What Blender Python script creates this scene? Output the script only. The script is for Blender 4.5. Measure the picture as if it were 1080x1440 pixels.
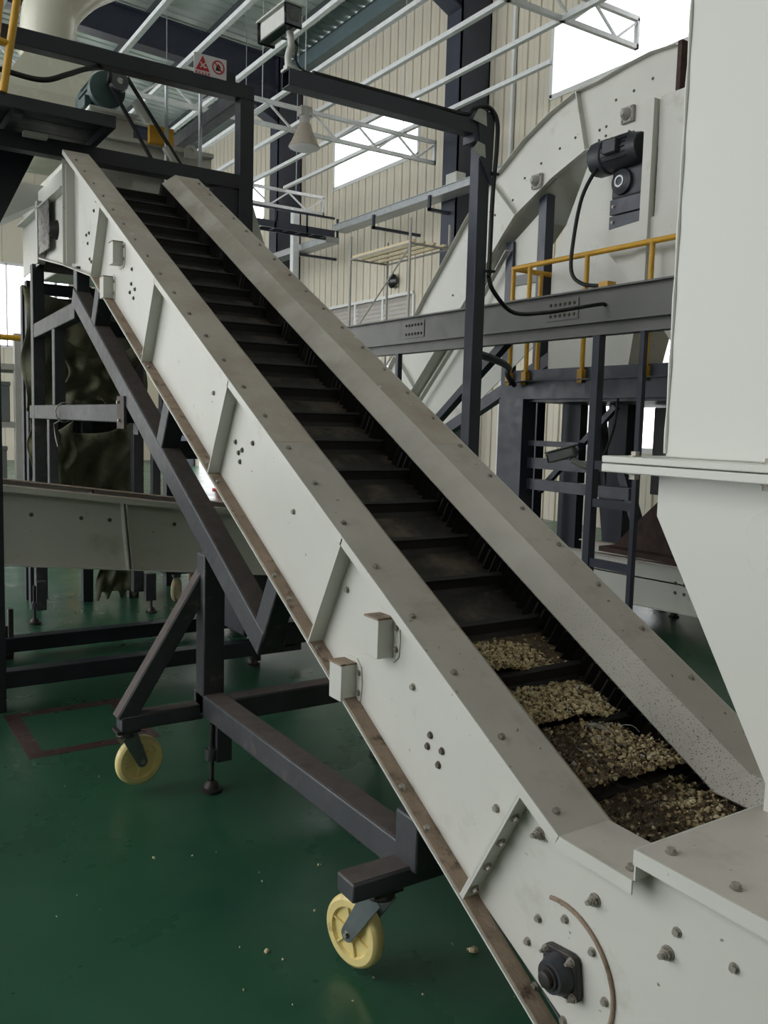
import bpy, bmesh, math, random
from mathutils import Vector, Matrix
random.seed(7)
for o in list(bpy.data.objects):
    bpy.data.objects.remove(o)
SC = bpy.context.scene
COL = SC.collection

# ------------------------------------------------------------------ camera
cam_d = bpy.data.cameras.new('camera')
cam = bpy.data.objects.new('camera', cam_d)
COL.objects.link(cam)
_r = Vector((0.83854608, -0.54414586, 0.0273086))
_u = Vector((0.03252458, 0.10002919, 0.99445277))
_f = Vector((0.54385902, 0.83300627, -0.1015772))
cam.matrix_world = Matrix(((_r.x, _u.x, -_f.x, 0), (_r.y, _u.y, -_f.y, 0), (_r.z, _u.z, -_f.z, 1.5), (0, 0, 0, 1)))
cam_d.sensor_fit = 'VERTICAL'
cam_d.sensor_height = 36.0
cam_d.lens = 30.425
cam_d.clip_start = 0.05
cam_d.clip_end = 300
SC.camera = cam

# ------------------------------------------------------------------ world, exposure
W = bpy.data.worlds.new('overcast_sky')
SC.world = W
W.use_nodes = True
bg = W.node_tree.nodes['Background']
bg.inputs[0].default_value = (0.97, 0.985, 1.0, 1)
bg.inputs[1].default_value = 2.1
SC.view_settings.view_transform = 'Standard'
SC.view_settings.look = 'None'
SC.view_settings.gamma = 1.0
SC.view_settings.use_curve_mapping = False
SC.view_settings.exposure = 0.72


# ------------------------------------------------------------------ materials
MATS = {}


def mat(name, col, rough=0.5, metal=0.0, vary=0.06, scale=6.0, dirt=None, dirt_amt=0.0, dirt_scale=9.0,
        bump=0.0, bump_scale=60.0, speck=None, speck_lo=0.66, speck_scale=90.0, trans=0.0, spec=0.5, emit=0.0, speck_y=None, dirt_y=None):
    m = bpy.data.materials.new(name)
    m.use_nodes = True
    nt = m.node_tree
    N = nt.nodes
    b = N['Principled BSDF']
    b.inputs['Roughness'].default_value = rough
    b.inputs['Metallic'].default_value = metal
    b.inputs['Specular IOR Level'].default_value = spec
    tc = N.new('ShaderNodeTexCoord')

    def noise(sc, det=4.0, ro=0.6):
        n = N.new('ShaderNodeTexNoise')
        n.inputs['Scale'].default_value = sc
        n.inputs['Detail'].default_value = det
        n.inputs['Roughness'].default_value = ro
        nt.links.new(tc.outputs['Object'], n.inputs['Vector'])
        return n

    def mix(fac, a, c):
        mx = N.new('ShaderNodeMix')
        mx.data_type = 'RGBA'
        nt.links.new(fac, mx.inputs[0])
        for s, v in ((6, a), (7, c)):
            if isinstance(v, tuple):
                mx.inputs[s].default_value = v
            else:
                nt.links.new(v, mx.inputs[s])
        return mx.outputs[2]

    def ramp(src, lo, hi, inv=False):
        r = N.new('ShaderNodeMapRange')
        r.inputs['From Min'].default_value = lo
        r.inputs['From Max'].default_value = hi
        if inv:
            r.inputs['To Min'].default_value = 1.0
            r.inputs['To Max'].default_value = 0.0
        r.clamp = True
        nt.links.new(src, r.inputs['Value'])
        return r.outputs[0]

    def along(fac, lim):
        # how far up the incline: wear that fades from one end to the other
        sp = N.new('ShaderNodeSeparateXYZ')
        nt.links.new(tc.outputs['Object'], sp.inputs[0])
        mu = N.new('ShaderNodeMath')
        mu.operation = 'MULTIPLY'
        r = N.new('ShaderNodeMapRange')
        r.inputs['From Min'].default_value, r.inputs['From Max'].default_value = lim
        nt.links.new(sp.outputs[1], r.inputs['Value'])
        nt.links.new(r.outputs[0], mu.inputs[0])
        nt.links.new(fac, mu.inputs[1])
        return mu.outputs[0]

    c = tuple(col) + (1.0,)
    d = tuple(max(0.0, x * (1 - 2.2 * vary)) for x in col) + (1.0,)
    out = mix(ramp(noise(scale).outputs[0], 0.35, 0.68), c, d)
    if dirt is not None:
        f = ramp(noise(dirt_scale, 6.0, 0.65).outputs[0], 0.62 - 0.3 * dirt_amt, 0.74 - 0.1 * dirt_amt)
        if dirt_y:
            f = along(f, dirt_y)
        out = mix(f, out, tuple(dirt) + (1.0,))
    if speck is not None:
        f = ramp(noise(speck_scale, 2.0, 0.5).outputs[0], speck_lo, speck_lo + 0.05)
        if speck_y:
            f = along(f, speck_y)
        out = mix(f, out, tuple(speck) + (1.0,))
    nt.links.new(out, b.inputs['Base Color'])
    rr = ramp(noise(scale * 2.3).outputs[0], 0.3, 0.7)
    mr = N.new('ShaderNodeMapRange')
    mr.inputs['To Min'].default_value = max(0.02, rough - 0.07)
    mr.inputs['To Max'].default_value = min(1.0, rough + 0.09)
    nt.links.new(rr, mr.inputs['Value'])
    nt.links.new(mr.outputs[0], b.inputs['Roughness'])
    if bump > 0:
        bp = N.new('ShaderNodeBump')
        bp.inputs['Strength'].default_value = bump
        bp.inputs['Distance'].default_value = 0.01
        nt.links.new(noise(bump_scale).outputs[0], bp.inputs['Height'])
        nt.links.new(bp.outputs[0], b.inputs['Normal'])
    if emit > 0:
        b.inputs['Emission Color'].default_value = c
        b.inputs['Emission Strength'].default_value = emit
    if trans > 0:
        b.inputs['Transmission Weight'].default_value = trans
    MATS[name] = m
    return m


def srgb(r, g, b):
    def f(v):
        v /= 255.0
        return v / 12.92 if v <= 0.04045 else ((v + 0.055) / 1.055) ** 2.4
    return (f(r), f(g), f(b))


DUST = srgb(158, 138, 118)
mat('cream_paint', srgb(208, 207, 199), 0.38, vary=0.025, scale=2.5, dirt=srgb(186, 184, 172), dirt_amt=0.05, dirt_scale=3.5,
    speck=srgb(120, 112, 98), speck_lo=0.735, speck_scale=34)
mat('tower_paint', srgb(206, 206, 198), 0.33, vary=0.008, scale=0.3)
mat('dusty_top', srgb(196, 184, 172), 0.55, vary=0.06, scale=5.0, dirt=srgb(172, 154, 140), dirt_amt=0.5, dirt_scale=3.0,
    speck=srgb(226, 222, 212), speck_lo=0.72, speck_scale=22)
mat('worn_top', srgb(199, 190, 180), 0.42, vary=0.07, scale=4.0, dirt=srgb(170, 160, 146), dirt_amt=0.3, dirt_scale=4.5,
    speck=srgb(110, 92, 76), speck_lo=0.71, speck_scale=40)
mat('speckled_top', srgb(196, 190, 180), 0.44, vary=0.08, scale=4.0, dirt=srgb(158, 148, 134), dirt_amt=1.1, dirt_scale=5.0, dirt_y=(1.7, 3.4),
    speck=srgb(84, 72, 60), speck_lo=0.61, speck_scale=230, speck_y=(2.1, 1.3))
mat('brown_dust', srgb(158, 138, 120), 0.9, vary=0.15, scale=14, dirt=srgb(70, 56, 44), dirt_amt=0.25, dirt_scale=18, bump=0.4)
mat('cart_paint', srgb(68, 69, 73), 0.42, vary=0.12, scale=8, dirt=srgb(105, 95, 88), dirt_amt=0.1, dirt_scale=11)
mat('cart_dust', srgb(96, 86, 82), 0.75, vary=0.12, scale=16, dirt=srgb(75, 66, 62), dirt_amt=0.3)
mat('navy_paint', srgb(60, 64, 78), 0.38, vary=0.08, scale=5)
mat('black_steel', srgb(40, 42, 51), 0.45, vary=0.1, scale=5)
mat('strut_grey', srgb(92, 92, 96), 0.4, vary=0.1, scale=7, dirt=srgb(80, 78, 80), dirt_amt=0.2)
mat('beam_grey', srgb(122, 121, 119), 0.45, vary=0.04, scale=4)
mat('green_floor', srgb(45, 90, 66), 0.3, vary=0.10, scale=0.9, dirt=srgb(30, 76, 58), dirt_amt=0.3, dirt_scale=1.3,
    speck=srgb(120, 150, 130), speck_lo=0.8, speck_scale=40, spec=0.5)
mat('red_paint', srgb(80, 56, 54), 0.3, vary=0.15, scale=6)
mat('rubber', srgb(56, 51, 48), 0.62, vary=0.15, scale=9, dirt=srgb(112, 98, 87), dirt_amt=0.5, dirt_scale=7, bump=0.25)
mat('cleat_rubber', srgb(44, 41, 40), 0.6, vary=0.12, scale=5)
mat('wheel_nylon', srgb(236, 216, 146), 0.4, vary=0.06, scale=14, dirt=srgb(150, 120, 70), dirt_amt=0.1, dirt_scale=20)
mat('fork_zinc', srgb(112, 122, 122), 0.45, metal=0.4, vary=0.1, scale=20)
mat('bolt_steel', srgb(168, 162, 152), 0.4, metal=0.5, vary=0.15, scale=60, dirt=srgb(112, 92, 76), dirt_amt=0.15, dirt_scale=70)
mat('rusty_bolt', srgb(112, 104, 94), 0.6, metal=0.4, vary=0.2, scale=60)
mat('dark_iron', srgb(72, 68, 66), 0.5, metal=0.5, vary=0.2, scale=25)
mat('galvanised', srgb(186, 190, 194), 0.38, metal=0.45, vary=0.08, scale=12)
mat('galv_rail', srgb(232, 233, 234), 0.4, metal=0.1, vary=0.06, scale=10)
mat('wall_cream', srgb(214, 206, 188), 0.42, vary=0.03, scale=1.0)
mat('roof_sheet', srgb(216, 224, 220), 0.5, vary=0.05, scale=1.0)
mat('roof_purlin', srgb(78, 84, 86), 0.5, vary=0.05, scale=2.0)
mat('teal_fascia', srgb(96, 112, 116), 0.5, vary=0.06, scale=2.0)
mat('yellow_paint', srgb(222, 168, 48), 0.4, vary=0.06, scale=8)
mat('olive_tarp', srgb(104, 104, 82), 0.8, vary=0.2, scale=6, dirt=srgb(128, 124, 92), dirt_amt=0.3, dirt_scale=4, bump=0.5, bump_scale=160)
mat('motor_green', srgb(58, 80, 78), 0.45, vary=0.12, scale=10)
mat('motor_dark', srgb(56, 58, 64), 0.45, vary=0.12, scale=12)
mat('cable_black', srgb(26, 26, 28), 0.5, vary=0.1)
mat('cam_white', srgb(205, 205, 198), 0.4, vary=0.05, scale=20)
mat('glass_black', srgb(20, 22, 26), 0.1, vary=0.0)
mat('lamp_shade', srgb(172, 160, 146), 0.35, vary=0.05, scale=10)
mat('sign_white', srgb(228, 222, 226), 0.5, vary=0.02)
mat('sign_red', srgb(200, 40, 44), 0.5, vary=0.03)
mat('rust_chute', srgb(74, 52, 46), 0.75, vary=0.25, scale=9)
mat('cabinet_grey', srgb(110, 114, 112), 0.5, vary=0.05)
mat('pipe_cream', srgb(222, 218, 200), 0.22, vary=0.04, scale=3)
mat('steel_plate', srgb(176, 172, 170), 0.28, metal=0.7, vary=0.2, scale=14)
mat('dark_opening', srgb(22, 22, 25), 0.7, vary=0.05)
mat('window_frame', srgb(226, 226, 224), 0.4, vary=0.03)
mat('waste_pale', srgb(206, 182, 138), 0.75, vary=0.16, scale=40)
mat('waste_cream', srgb(226, 208, 170), 0.7, vary=0.1, scale=40)
mat('waste_brown', srgb(152, 130, 107), 0.9, vary=0.25, scale=50, bump=0.5, bump_scale=120)
mat('waste_dark', srgb(104, 90, 77), 0.85, vary=0.25, scale=50)
mat('waste_base', srgb(132, 112, 90), 0.95, vary=0.25, scale=70, dirt=srgb(88, 72, 58), dirt_amt=0.5, dirt_scale=45, bump=0.8, bump_scale=140)
mat('plastic_film', srgb(190, 188, 182), 0.25, vary=0.1, scale=30)
mat('red_post', srgb(190, 52, 50), 0.5)
mat('grey_box', srgb(170, 166, 160), 0.5)

gm = bpy.data.materials.new('window_glass')
gm.use_nodes = True
gb = gm.node_tree.nodes['Principled BSDF']
gb.inputs['Base Color'].default_value = (0.95, 0.97, 1, 1)
gb.inputs['Roughness'].default_value = 0.02
gb.inputs['Transmission Weight'].default_value = 1.0
gb.inputs['IOR'].default_value = 1.05
gb.inputs['Alpha'].default_value = 0.35
MATS['window_glass'] = gm


# ------------------------------------------------------------------ mesh helpers
class MB:
    def __init__(s):
        s.v = []
        s.f = []
        s.mi = []

    def add(s, vs, fs, mi=0):
        o = len(s.v)
        s.v += [tuple(p) for p in vs]
        s.f += [tuple(i + o for i in f) for f in fs]
        s.mi += [mi] * len(fs)
        return s

    def hexa(s, p, mi=0):
        """8 corners: bottom ring 0-3, top ring 4-7"""
        return s.add(p, [(3, 2, 1, 0), (4, 5, 6, 7), (0, 1, 5, 4), (1, 2, 6, 5), (2, 3, 7, 6), (3, 0, 4, 7)], mi)

    def box(s, x0, x1, y0, y1, z0, z1, mi=0):
        return s.hexa([(x0, y0, z0), (x1, y0, z0), (x1, y1, z0), (x0, y1, z0), (x0, y0, z1), (x1, y0, z1), (x1, y1, z1), (x0, y1, z1)], mi)

    def kbox(s, x0, x1, s0, s1, w0, w1, mi=0):
        return s.hexa([K(x0, s0, w0), K(x1, s0, w0), K(x1, s1, w0), K(x0, s1, w0), K(x0, s0, w1), K(x1, s0, w1), K(x1, s1, w1), K(x0, s1, w1)], mi)

    def bar(s, p, q, w, h, up=(0, 0, 1), mi=0):
        p, q, up = Vector(p), Vector(q), Vector(up)
        d = (q - p).normalized()
        side = d.cross(up)
        if side.length < 1e-4:
            side = d.cross(Vector((0, 1, 0)))
        side.normalize()
        u = side.cross(d).normalized()
        a, b = side * (w / 2), u * (h / 2)
        return s.hexa([p - a - b, p + a - b, q + a - b, q - a - b, p - a + b, p + a + b, q + a + b, q - a + b], mi)

    def cyl(s, p, q, r, n=20, r2=None, mi=0, cap=True):
        p, q = Vector(p), Vector(q)
        if r2 is None:
            r2 = r
        d = (q - p).normalized()
        a = d.orthogonal().normalized()
        b = d.cross(a)
        vs = []
        for (c, rr) in ((p, r), (q, r2)):
            for i in range(n):
                t = 2 * math.pi * i / n
                vs.append(c + a * (math.cos(t) * rr) + b * (math.sin(t) * rr))
        fs = [(i, (i + 1) % n, n + (i + 1) % n, n + i) for i in range(n)]
        if cap:
            fs += [tuple(range(n - 1, -1, -1)), tuple(range(n, 2 * n))]
        return s.add(vs, fs, mi)

    def tube(s, pts, r, n=10, mi=0):
        pts = [Vector(p) for p in pts]
        up = Vector((0.13, 0.21, 0.97))
        rings = []
        for i, p in enumerate(pts):
            d = (pts[min(i + 1, len(pts) - 1)] - pts[max(i - 1, 0)]).normalized()
            a = d.cross(up)
            if a.length < 1e-3:
                a = d.cross(Vector((1, 0, 0)))
            a.normalize()
            b = a.cross(d)
            rr = r[i] if isinstance(r, (list, tuple)) else r
            rings.append([p + a * (math.cos(2 * math.pi * k / n) * rr) + b * (math.sin(2 * math.pi * k / n) * rr) for k in range(n)])
        vs = [v for g in rings for v in g]
        fs = []
        for i in range(len(rings) - 1):
            for k in range(n):
                fs.append((i * n + k, i * n + (k + 1) % n, (i + 1) * n + (k + 1) % n, (i + 1) * n + k))
        fs += [tuple(range(n - 1, -1, -1)), tuple(range((len(rings) - 1) * n, len(rings) * n))]
        return s.add(vs, fs, mi)

    def lathe(s, c, axis, prof, n=28, mi=0):
        """prof: (distance along the axis, radius)"""
        c, ax = Vector(c), Vector(axis).normalized()
        a = ax.orthogonal().normalized()
        b = ax.cross(a)
        vs = []
        for (t, r) in prof:
            for i in range(n):
                g = 2 * math.pi * i / n
                vs.append(c + ax * t + a * (math.cos(g) * r) + b * (math.sin(g) * r))
        fs = []
        for j in range(len(prof) - 1):
            for i in range(n):
                fs.append((j * n + i, j * n + (i + 1) % n, (j + 1) * n + (i + 1) % n, (j + 1) * n + i))
        fs += [tuple(range(n - 1, -1, -1)), tuple(range((len(prof) - 1) * n, len(prof) * n))]
        return s.add(vs, fs, mi)

    def prism(s, poly, ext, mi=0):
        """planar polygon of 3D points extruded by the vector ext"""
        n = len(poly)
        e = Vector(ext)
        vs = [Vector(p) for p in poly] + [Vector(p) + e for p in poly]
        fs = [tuple(range(n)), tuple(range(2 * n - 1, n - 1, -1))]
        fs += [((i + 1) % n, i, n + i, n + (i + 1) % n) for i in range(n)]
        return s.add(vs, fs, mi)

    def mesh(s, name, mats, smooth=True, angle=35):
        me = bpy.data.meshes.new(name)
        me.from_pydata(s.v, [], s.f)
        if isinstance(mats, str):
            mats = [mats]
        for m in mats:
            me.materials.append(MATS[m])
        if len(mats) > 1:
            me.polygons.foreach_set('material_index', s.mi)
        bm = bmesh.new()
        bm.from_mesh(me)
        bmesh.ops.recalc_face_normals(bm, faces=bm.faces)
        bm.to_mesh(me)
        bm.free()
        if smooth:
            for p in me.polygons:
                p.use_smooth = True
            me.set_sharp_from_angle(angle=math.radians(angle))
        return me

    def build(s, name, mats, parent=None, bevel=0.0, smooth=True, label=None, kind=None):
        me = s.mesh(name, mats, smooth)
        o = bpy.data.objects.new(name, me)
        COL.objects.link(o)
        if bevel:
            b = o.modifiers.new('bevel', 'BEVEL')
            b.width = bevel
            b.segments = 2
            b.limit_method = 'ANGLE'
            b.angle_limit = math.radians(40)
        if parent is not None:
            adopt(o, parent)
        if label:
            o['label'] = label
        if kind:
            o['kind'] = kind
        return o


def world_of(o):
    m = o.matrix_parent_inverse @ o.matrix_basis
    m = (world_of(o.parent) @ m) if o.parent else o.matrix_basis.copy()
    return m


def adopt(o, parent):
    o.parent = parent
    o.matrix_parent_inverse = world_of(parent).inverted()


def thing(name, label, cat, loc, group=None):
    o = bpy.data.objects.new(name, None)
    o.empty_display_size = 0.1
    COL.objects.link(o)
    o.location = loc
    o['label'] = label
    o['category'] = cat
    if group:
        o['group'] = group
    return o


def tag(o, label, cat, group=None):
    o['label'] = label
    o['category'] = cat
    if group:
        o['group'] = group
    return o


def struct(o):
    o['kind'] = 'structure'
    return o


def place(me, name, parent, loc, axis=(0, 0, 1), scale=1.0, spin=0.0):
    """a shared mesh (modelled along +Z) put down with its Z along axis"""
    o = bpy.data.objects.new(name, me)
    COL.objects.link(o)
    q = Vector((0, 0, 1)).rotation_difference(Vector(axis).normalized())
    o.matrix_basis = Matrix.Translation(Vector(loc)) @ q.to_matrix().to_4x4() @ Matrix.Rotation(spin, 4, 'Z') @ Matrix.Scale(scale, 4)
    if parent is not None:
        adopt(o, parent)
    return o


INC = math.radians(29.3)
CI, SI = math.cos(INC), math.sin(INC)


def K(x, s, w):
    """point in the frame of the incline: x across, s up the slope, w square to it"""
    return (x, s * CI - w * SI, s * SI + w * CI)


KN = (0, -SI, CI)
KS = (0, CI, SI)

# shared small meshes, modelled along +Z
_b = MB()
_b.cyl((0, 0, 0), (0, 0, 0.0018), 0.0095, 14)
_b.cyl((0, 0, 0.0018), (0, 0, 0.008), 0.007, 6)
BOLT = _b.mesh('bolt', 'bolt_steel', smooth=False)
_b = MB()
_b.cyl((0, 0, 0), (0, 0, 0.0015), 0.009, 12)
_b.cyl((0, 0, 0.0015), (0, 0, 0.006), 0.0065, 6)
SBOLT = _b.mesh('bolt_small', 'rusty_bolt', smooth=False)
_b = MB()
_b.cyl((0, 0, 0), (0, 0, 0.005), 0.020, 20)
_b.cyl((0, 0, 0.005), (0, 0, 0.017), 0.0155, 6)
_b.cyl((0, 0, 0.017), (0, 0, 0.024), 0.011, 16)
_b.cyl((0, 0, 0.024), (0, 0, 0.036), 0.0075, 14)
STUD = _b.mesh('stud', 'bolt_steel', smooth=False)

# ================================================================== THE BUILDING
fl = MB().box(-16, 12, -14, 32, -0.2, 0.0).build('floor', 'green_floor', smooth=False)
struct(fl)


def roof_z(x):
    return 10.25 + 0.05 * (10 - x)


ce = MB()
# trapezoid ribs of the roof sheet, running across the hall
y = -14.0
while y < 32:
    y1 = y + 0.3
    spans = [(-10.0, 10.6)]
    for (xa, xb) in spans:
        for (ya, yb, dz) in ((y, y + 0.2, 0.0), (y + 0.2, y1, 0.045)):
            ce.hexa([(xa, ya, roof_z(xa) + dz), (xb, ya, roof_z(xb) + dz), (xb, yb, roof_z(xb) + dz), (xa, yb, roof_z(xa) + dz),
                     (xa, ya, roof_z(xa) + 0.12), (xb, ya, roof_z(xb) + 0.12), (xb, yb, roof_z(xb) + 0.12), (xa, yb, roof_z(xa) + 0.12)])
    y = y1
struct(ce.build('ceiling', 'roof_sheet', smooth=False))
for i, x in enumerate([9.2, 7.8, 6.4, 5.0, 3.6, 2.2, 0.8, -1.2]):
    z = roof_z(x)
    o = MB().box(x - 0.04, x + 0.04, 12, 31, z - 0.24, z).box(x - 0.12, x + 0.04, 12, 31, z - 0.24, z - 0.225).build('trim_%d' % (i + 1), 'roof_purlin', smooth=False)
    struct(o)
# rafters in line with the columns
for i, yc in enumerate((12.53, 19.58, 26.6)):
    m = MB()
    xa, xb = -10.0, 9.5
    for (w, za, zb) in ((0.18, -0.95, -0.92), (0.025, -0.92, -0.28), (0.18, -0.28, -0.25)):
        m.hexa([(xa, yc - w, roof_z(xa) + za), (xb, yc - w, roof_z(xb) + za), (xb, yc + w, roof_z(xb) + za), (xa, yc + w, roof_z(xa) + za),
                (xa, yc - w, roof_z(xa) + zb), (xb, yc - w, roof_z(xb) + zb), (xb, yc + w, roof_z(xb) + zb), (xa, yc + w, roof_z(xa) + zb)])
    # deepened end where the rafter meets its column
    m.prism([(9.5, yc - 0.02, 9.3), (9.5, yc - 0.02, 8.5), (7.6, yc - 0.02, 9.45)], (0, 0.04, 0))
    m.hexa([(7.5, yc - 0.18, 9.42), (9.5, yc - 0.18, 8.46), (9.5, yc + 0.18, 8.46), (7.5, yc + 0.18, 9.42), (7.5, yc - 0.18, 9.45), (9.5, yc - 0.18, 8.49), (9.5, yc + 0.18, 8.49), (7.5, yc + 0.18, 9.45)])
    struct(m.build('trim_%d' % (20 + i), 'navy_paint', smooth=False))
for i, yc in enumerate((5.5, 12.53, 19.58, 26.6)):
    m = MB()
    m.box(9.35, 9.38, yc - 0.21, yc + 0.21, 0, 10.0)
    m.box(9.97, 10.0, yc - 0.21, yc + 0.21, 0, 10.0)
    m.box(9.38, 9.97, yc - 0.015, yc + 0.015, 0, 10.0)
    m.box(9.35, 10.0, yc - 0.21, yc - 0.185, 0, 10.0)
    struct(m.build('trim_%d' % (30 + i), 'navy_paint', smooth=False))
struct(MB().box(9.55, 9.99, -4, 31, 9.55, 9.6).box(9.95, 9.99, -4, 31, 9.6, 10.25).box(9.55, 9.58, -4, 31, 9.6, 9.85).build('trim_40', 'teal_fascia', smooth=False))
struct(MB().box(9.93, 9.985, 11.62, 11.68, 0, 9.5).build('trim_41', 'window_frame', smooth=False))

# the side wall: cream sheet panels around its openings (y0, y1, z0, z1)
OPEN = [(14.42, 17.78, 6.75, 7.95), (6.86, 10.78, 6.75, 7.95), (21.42, 24.78, 6.75, 7.95),
        (14.42, 17.78, 3.38, 4.08), (8.26, 11.06, 3.3, 4.08), (14.42, 17.78, 1.1, 2.75), (7.98, 9.66, 1.2, 3.0), (21.42, 26.18, 0.0, 4.2)]
wall = bpy.data.objects.new('wall_right', None)
COL.objects.link(wall)
wall.location = (10, 12, 0)
struct(wall)
pm = MB()
PW = 0.28
prof = [(0.0, 0.032), (0.024, 0.032), (0.034, 0.0), (0.135, 0.0), (0.139, 0.005), (0.145, 0.005), (0.149, 0.0), (0.272, 0.0), (0.28, 0.032)]
for i in range(len(prof) - 1):
    (a, xa), (b, xb) = prof[i], prof[i + 1]
    pm.hexa([(xa, a, 0), (0.06, a, 0), (0.06, b, 0), (xb, b, 0), (xa, a, 1), (0.06, a, 1), (0.06, b, 1), (xb, b, 1)])
PANEL = pm.mesh('panel', 'wall_cream', smooth=False)
k = 0
y = -13.86
while y < 31:
    yc = y + PW / 2
    cuts = sorted([(z0, z1) for (a, b, z0, z1) in OPEN if a < yc < b])
    z = 0.0
    spans = []
    for (z0, z1) in cuts:
        if z0 > z:
            spans.append((z, z0))
        z = z1
    spans.append((z, 9.56))
    for (z0, z1) in spans:
        o = bpy.data.objects.new('panel', PANEL)
        COL.objects.link(o)
        o.matrix_basis = Matrix.Translation((10.0, y, z0)) @ Matrix.Diagonal((1, 1, z1 - z0, 1))
        adopt(o, wall)
    y += PW
# windows of the wall: frame, mullions and panes
for n, (a, b, z0, z1) in enumerate([OPEN[0], OPEN[1], OPEN[2], OPEN[5], OPEN[6]]):
    m = MB()
    for (ya, yb, za, zb) in ((a, b, z0 - 0.03, z0 + 0.05), (a, b, z1 - 0.05, z1 + 0.03), (a - 0.02, a + 0.05, z0, z1), (b - 0.05, b + 0.02, z0, z1)):
        m.box(9.985, 10.06, ya, yb, za, zb)
    nm = 1 if z0 > 5 else 2
    for i in range(1, nm):
        yy = a + (b - a) * i / nm
        m.box(10.0, 10.05, yy - 0.02, yy + 0.02, z0 + 0.05, z1 - 0.05)
    w = m.build('window_%d' % (n + 1), 'window_frame', smooth=False)
    struct(w)
    for i in range(nm):
        ya, yb = a + (b - a) * i / nm, a + (b - a) * (i + 1) / nm
        MB().box(10.02, 10.026, ya + 0.02, yb - 0.02, z0 + 0.05, z1 - 0.05).build('pane', 'window_glass', w, smooth=False)
# louvres
for n, (a, b, z0, z1) in enumerate([OPEN[3], OPEN[4]]):
    lv = thing('wall_louvre', ['long slatted wall louvre between the dark columns, under the high window', 'slatted wall louvre seen past the grey gearmotor and its chute'][n], 'louvre', (10, (a + b) / 2, z0))
    m = MB()
    m.box(9.95, 10.06, a, b, z1, z1 + 0.06).box(9.97, 10.06, a, b, z0 - 0.03, z0 + 0.03)
    nm = 3
    for i in range(nm + 1):
        yy = a + (b - a) * i / nm
        m.box(9.96, 10.05, yy - 0.03, yy + 0.03, z0, z1)
    m.build('frame', 'window_frame', lv, smooth=False)
    ns = 8
    for i in range(ns):
        zz = z0 + (z1 - z0) * (i + 0.5) / ns
        h = (z1 - z0) / ns * 0.62
        MB().hexa([(9.98, a, zz - h), (9.99, a, zz - h), (9.99, b, zz - h), (9.98, b, zz - h), (10.045, a, zz + h), (10.055, a, zz + h), (10.055, b, zz + h), (10.045, b, zz + h)]).build('slat', 'grey_box', lv, smooth=False)
# end wall with its window openings
wb = bpy.data.objects.new('wall_back', None)
COL.objects.link(wb)
wb.location = (0, 30, 0)
struct(wb)
BO = [(3.6, 6.6, 3.6, 6.2)]
x = -10.0
while x < 10.0:
    xc = x + 0.5
    cuts = sorted([(z0, z1) for (a, b, z0, z1) in BO if a < xc < b])
    z = 0.0
    spans = []
    for (z0, z1) in cuts:
        spans.append((z, z0))
        z = z1
    spans.append((z, 10.2))
    for (z0, z1) in spans:
        if z1 - z0 > 0.01:
            MB().box(x, x + 0.985, 30, 30.06, z0, z1).box(x + 0.985, x + 1.0, 30.02, 30.06, z0, z1).build('panel', 'wall_cream', wb, smooth=False)
    x += 1.0
a, b, z0, z1 = BO[0]
m = MB()
for (xa, xb, za, zb) in ((a, b, z0 - .04, z0 + .05), (a, b, z1 - .05, z1 + .04), (a - .04, a + .05, z0, z1), (b - .05, b + .04, z0, z1), (5.08, 5.12, z0, z1)):
    m.box(xa, xb, 29.96, 30.04, za, zb)
w = m.build('window_6', 'window_frame', smooth=False)
struct(w)
for xa in (a, (a + b) / 2):
    MB().box(xa + .05, xa + 1.45, 30.0, 30.006, z0 + .05, z1 - .05).build('pane', 'window_glass', w, smooth=False)

wf = bpy.data.objects.new('wall_front_unseen', None)  # unseen wall, added to keep sky light from coming in behind the camera
COL.objects.link(wf)
wf.location = (0, -14, 0)
struct(wf)
x = -10.0
while x < 10.0:
    MB().box(x, x + 0.985, -14.06, -14.0, 0, 10.2).box(x + 0.985, x + 1.0, -14.06, -14.02, 0, 10.2).build('panel', 'wall_cream', wf, smooth=False)
    x += 1.0

wl = bpy.data.objects.new('wall_left_unseen', None)  # unseen part wall, added to block front-left light; the side beyond stays open
COL.objects.link(wl)
wl.location = (-10, -6, 0)
struct(wl)
y = -14.0
while y < 1.5:
    MB().box(-10.06, -10.0, y, y + 0.985, 0, 10.9).box(-10.06, -10.02, y + 0.985, y + 1.0, 0, 10.9).build('panel', 'wall_cream', wl, smooth=False)
    y += 1.0

# hanging grid of galvanised rails with lattice girders across
for i, (x, ya, yb) in enumerate([(2.05, 4, 22), (2.9, 4, 22), (3.7, 4, 22), (4.53, 4, 22), (5.37, 4, 22), (6.17, 4, 22), (6.97, 4, 22), (7.85, 4.5, 21), (8.62, 9.3, 17.5)]):
    m = MB()
    m.box(x - 0.034, x + 0.034, ya, yb, 6.49, 6.50).box(x - 0.034, x - 0.027, ya, yb, 6.50, 6.55).box(x + 0.027, x + 0.034, ya, yb, 6.50, 6.55)
    o = m.build('ceiling_rail', 'galv_rail', smooth=False)
    lab = 'long galvanised rail hung under the roof, running parallel to the cream wall'
    if i == 8:
        lab = 'short galvanised rail under the roof, closest of the rails to the cream wall'
    tag(o, lab, 'rail', 'galvanised rails hung under the roof')


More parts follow.
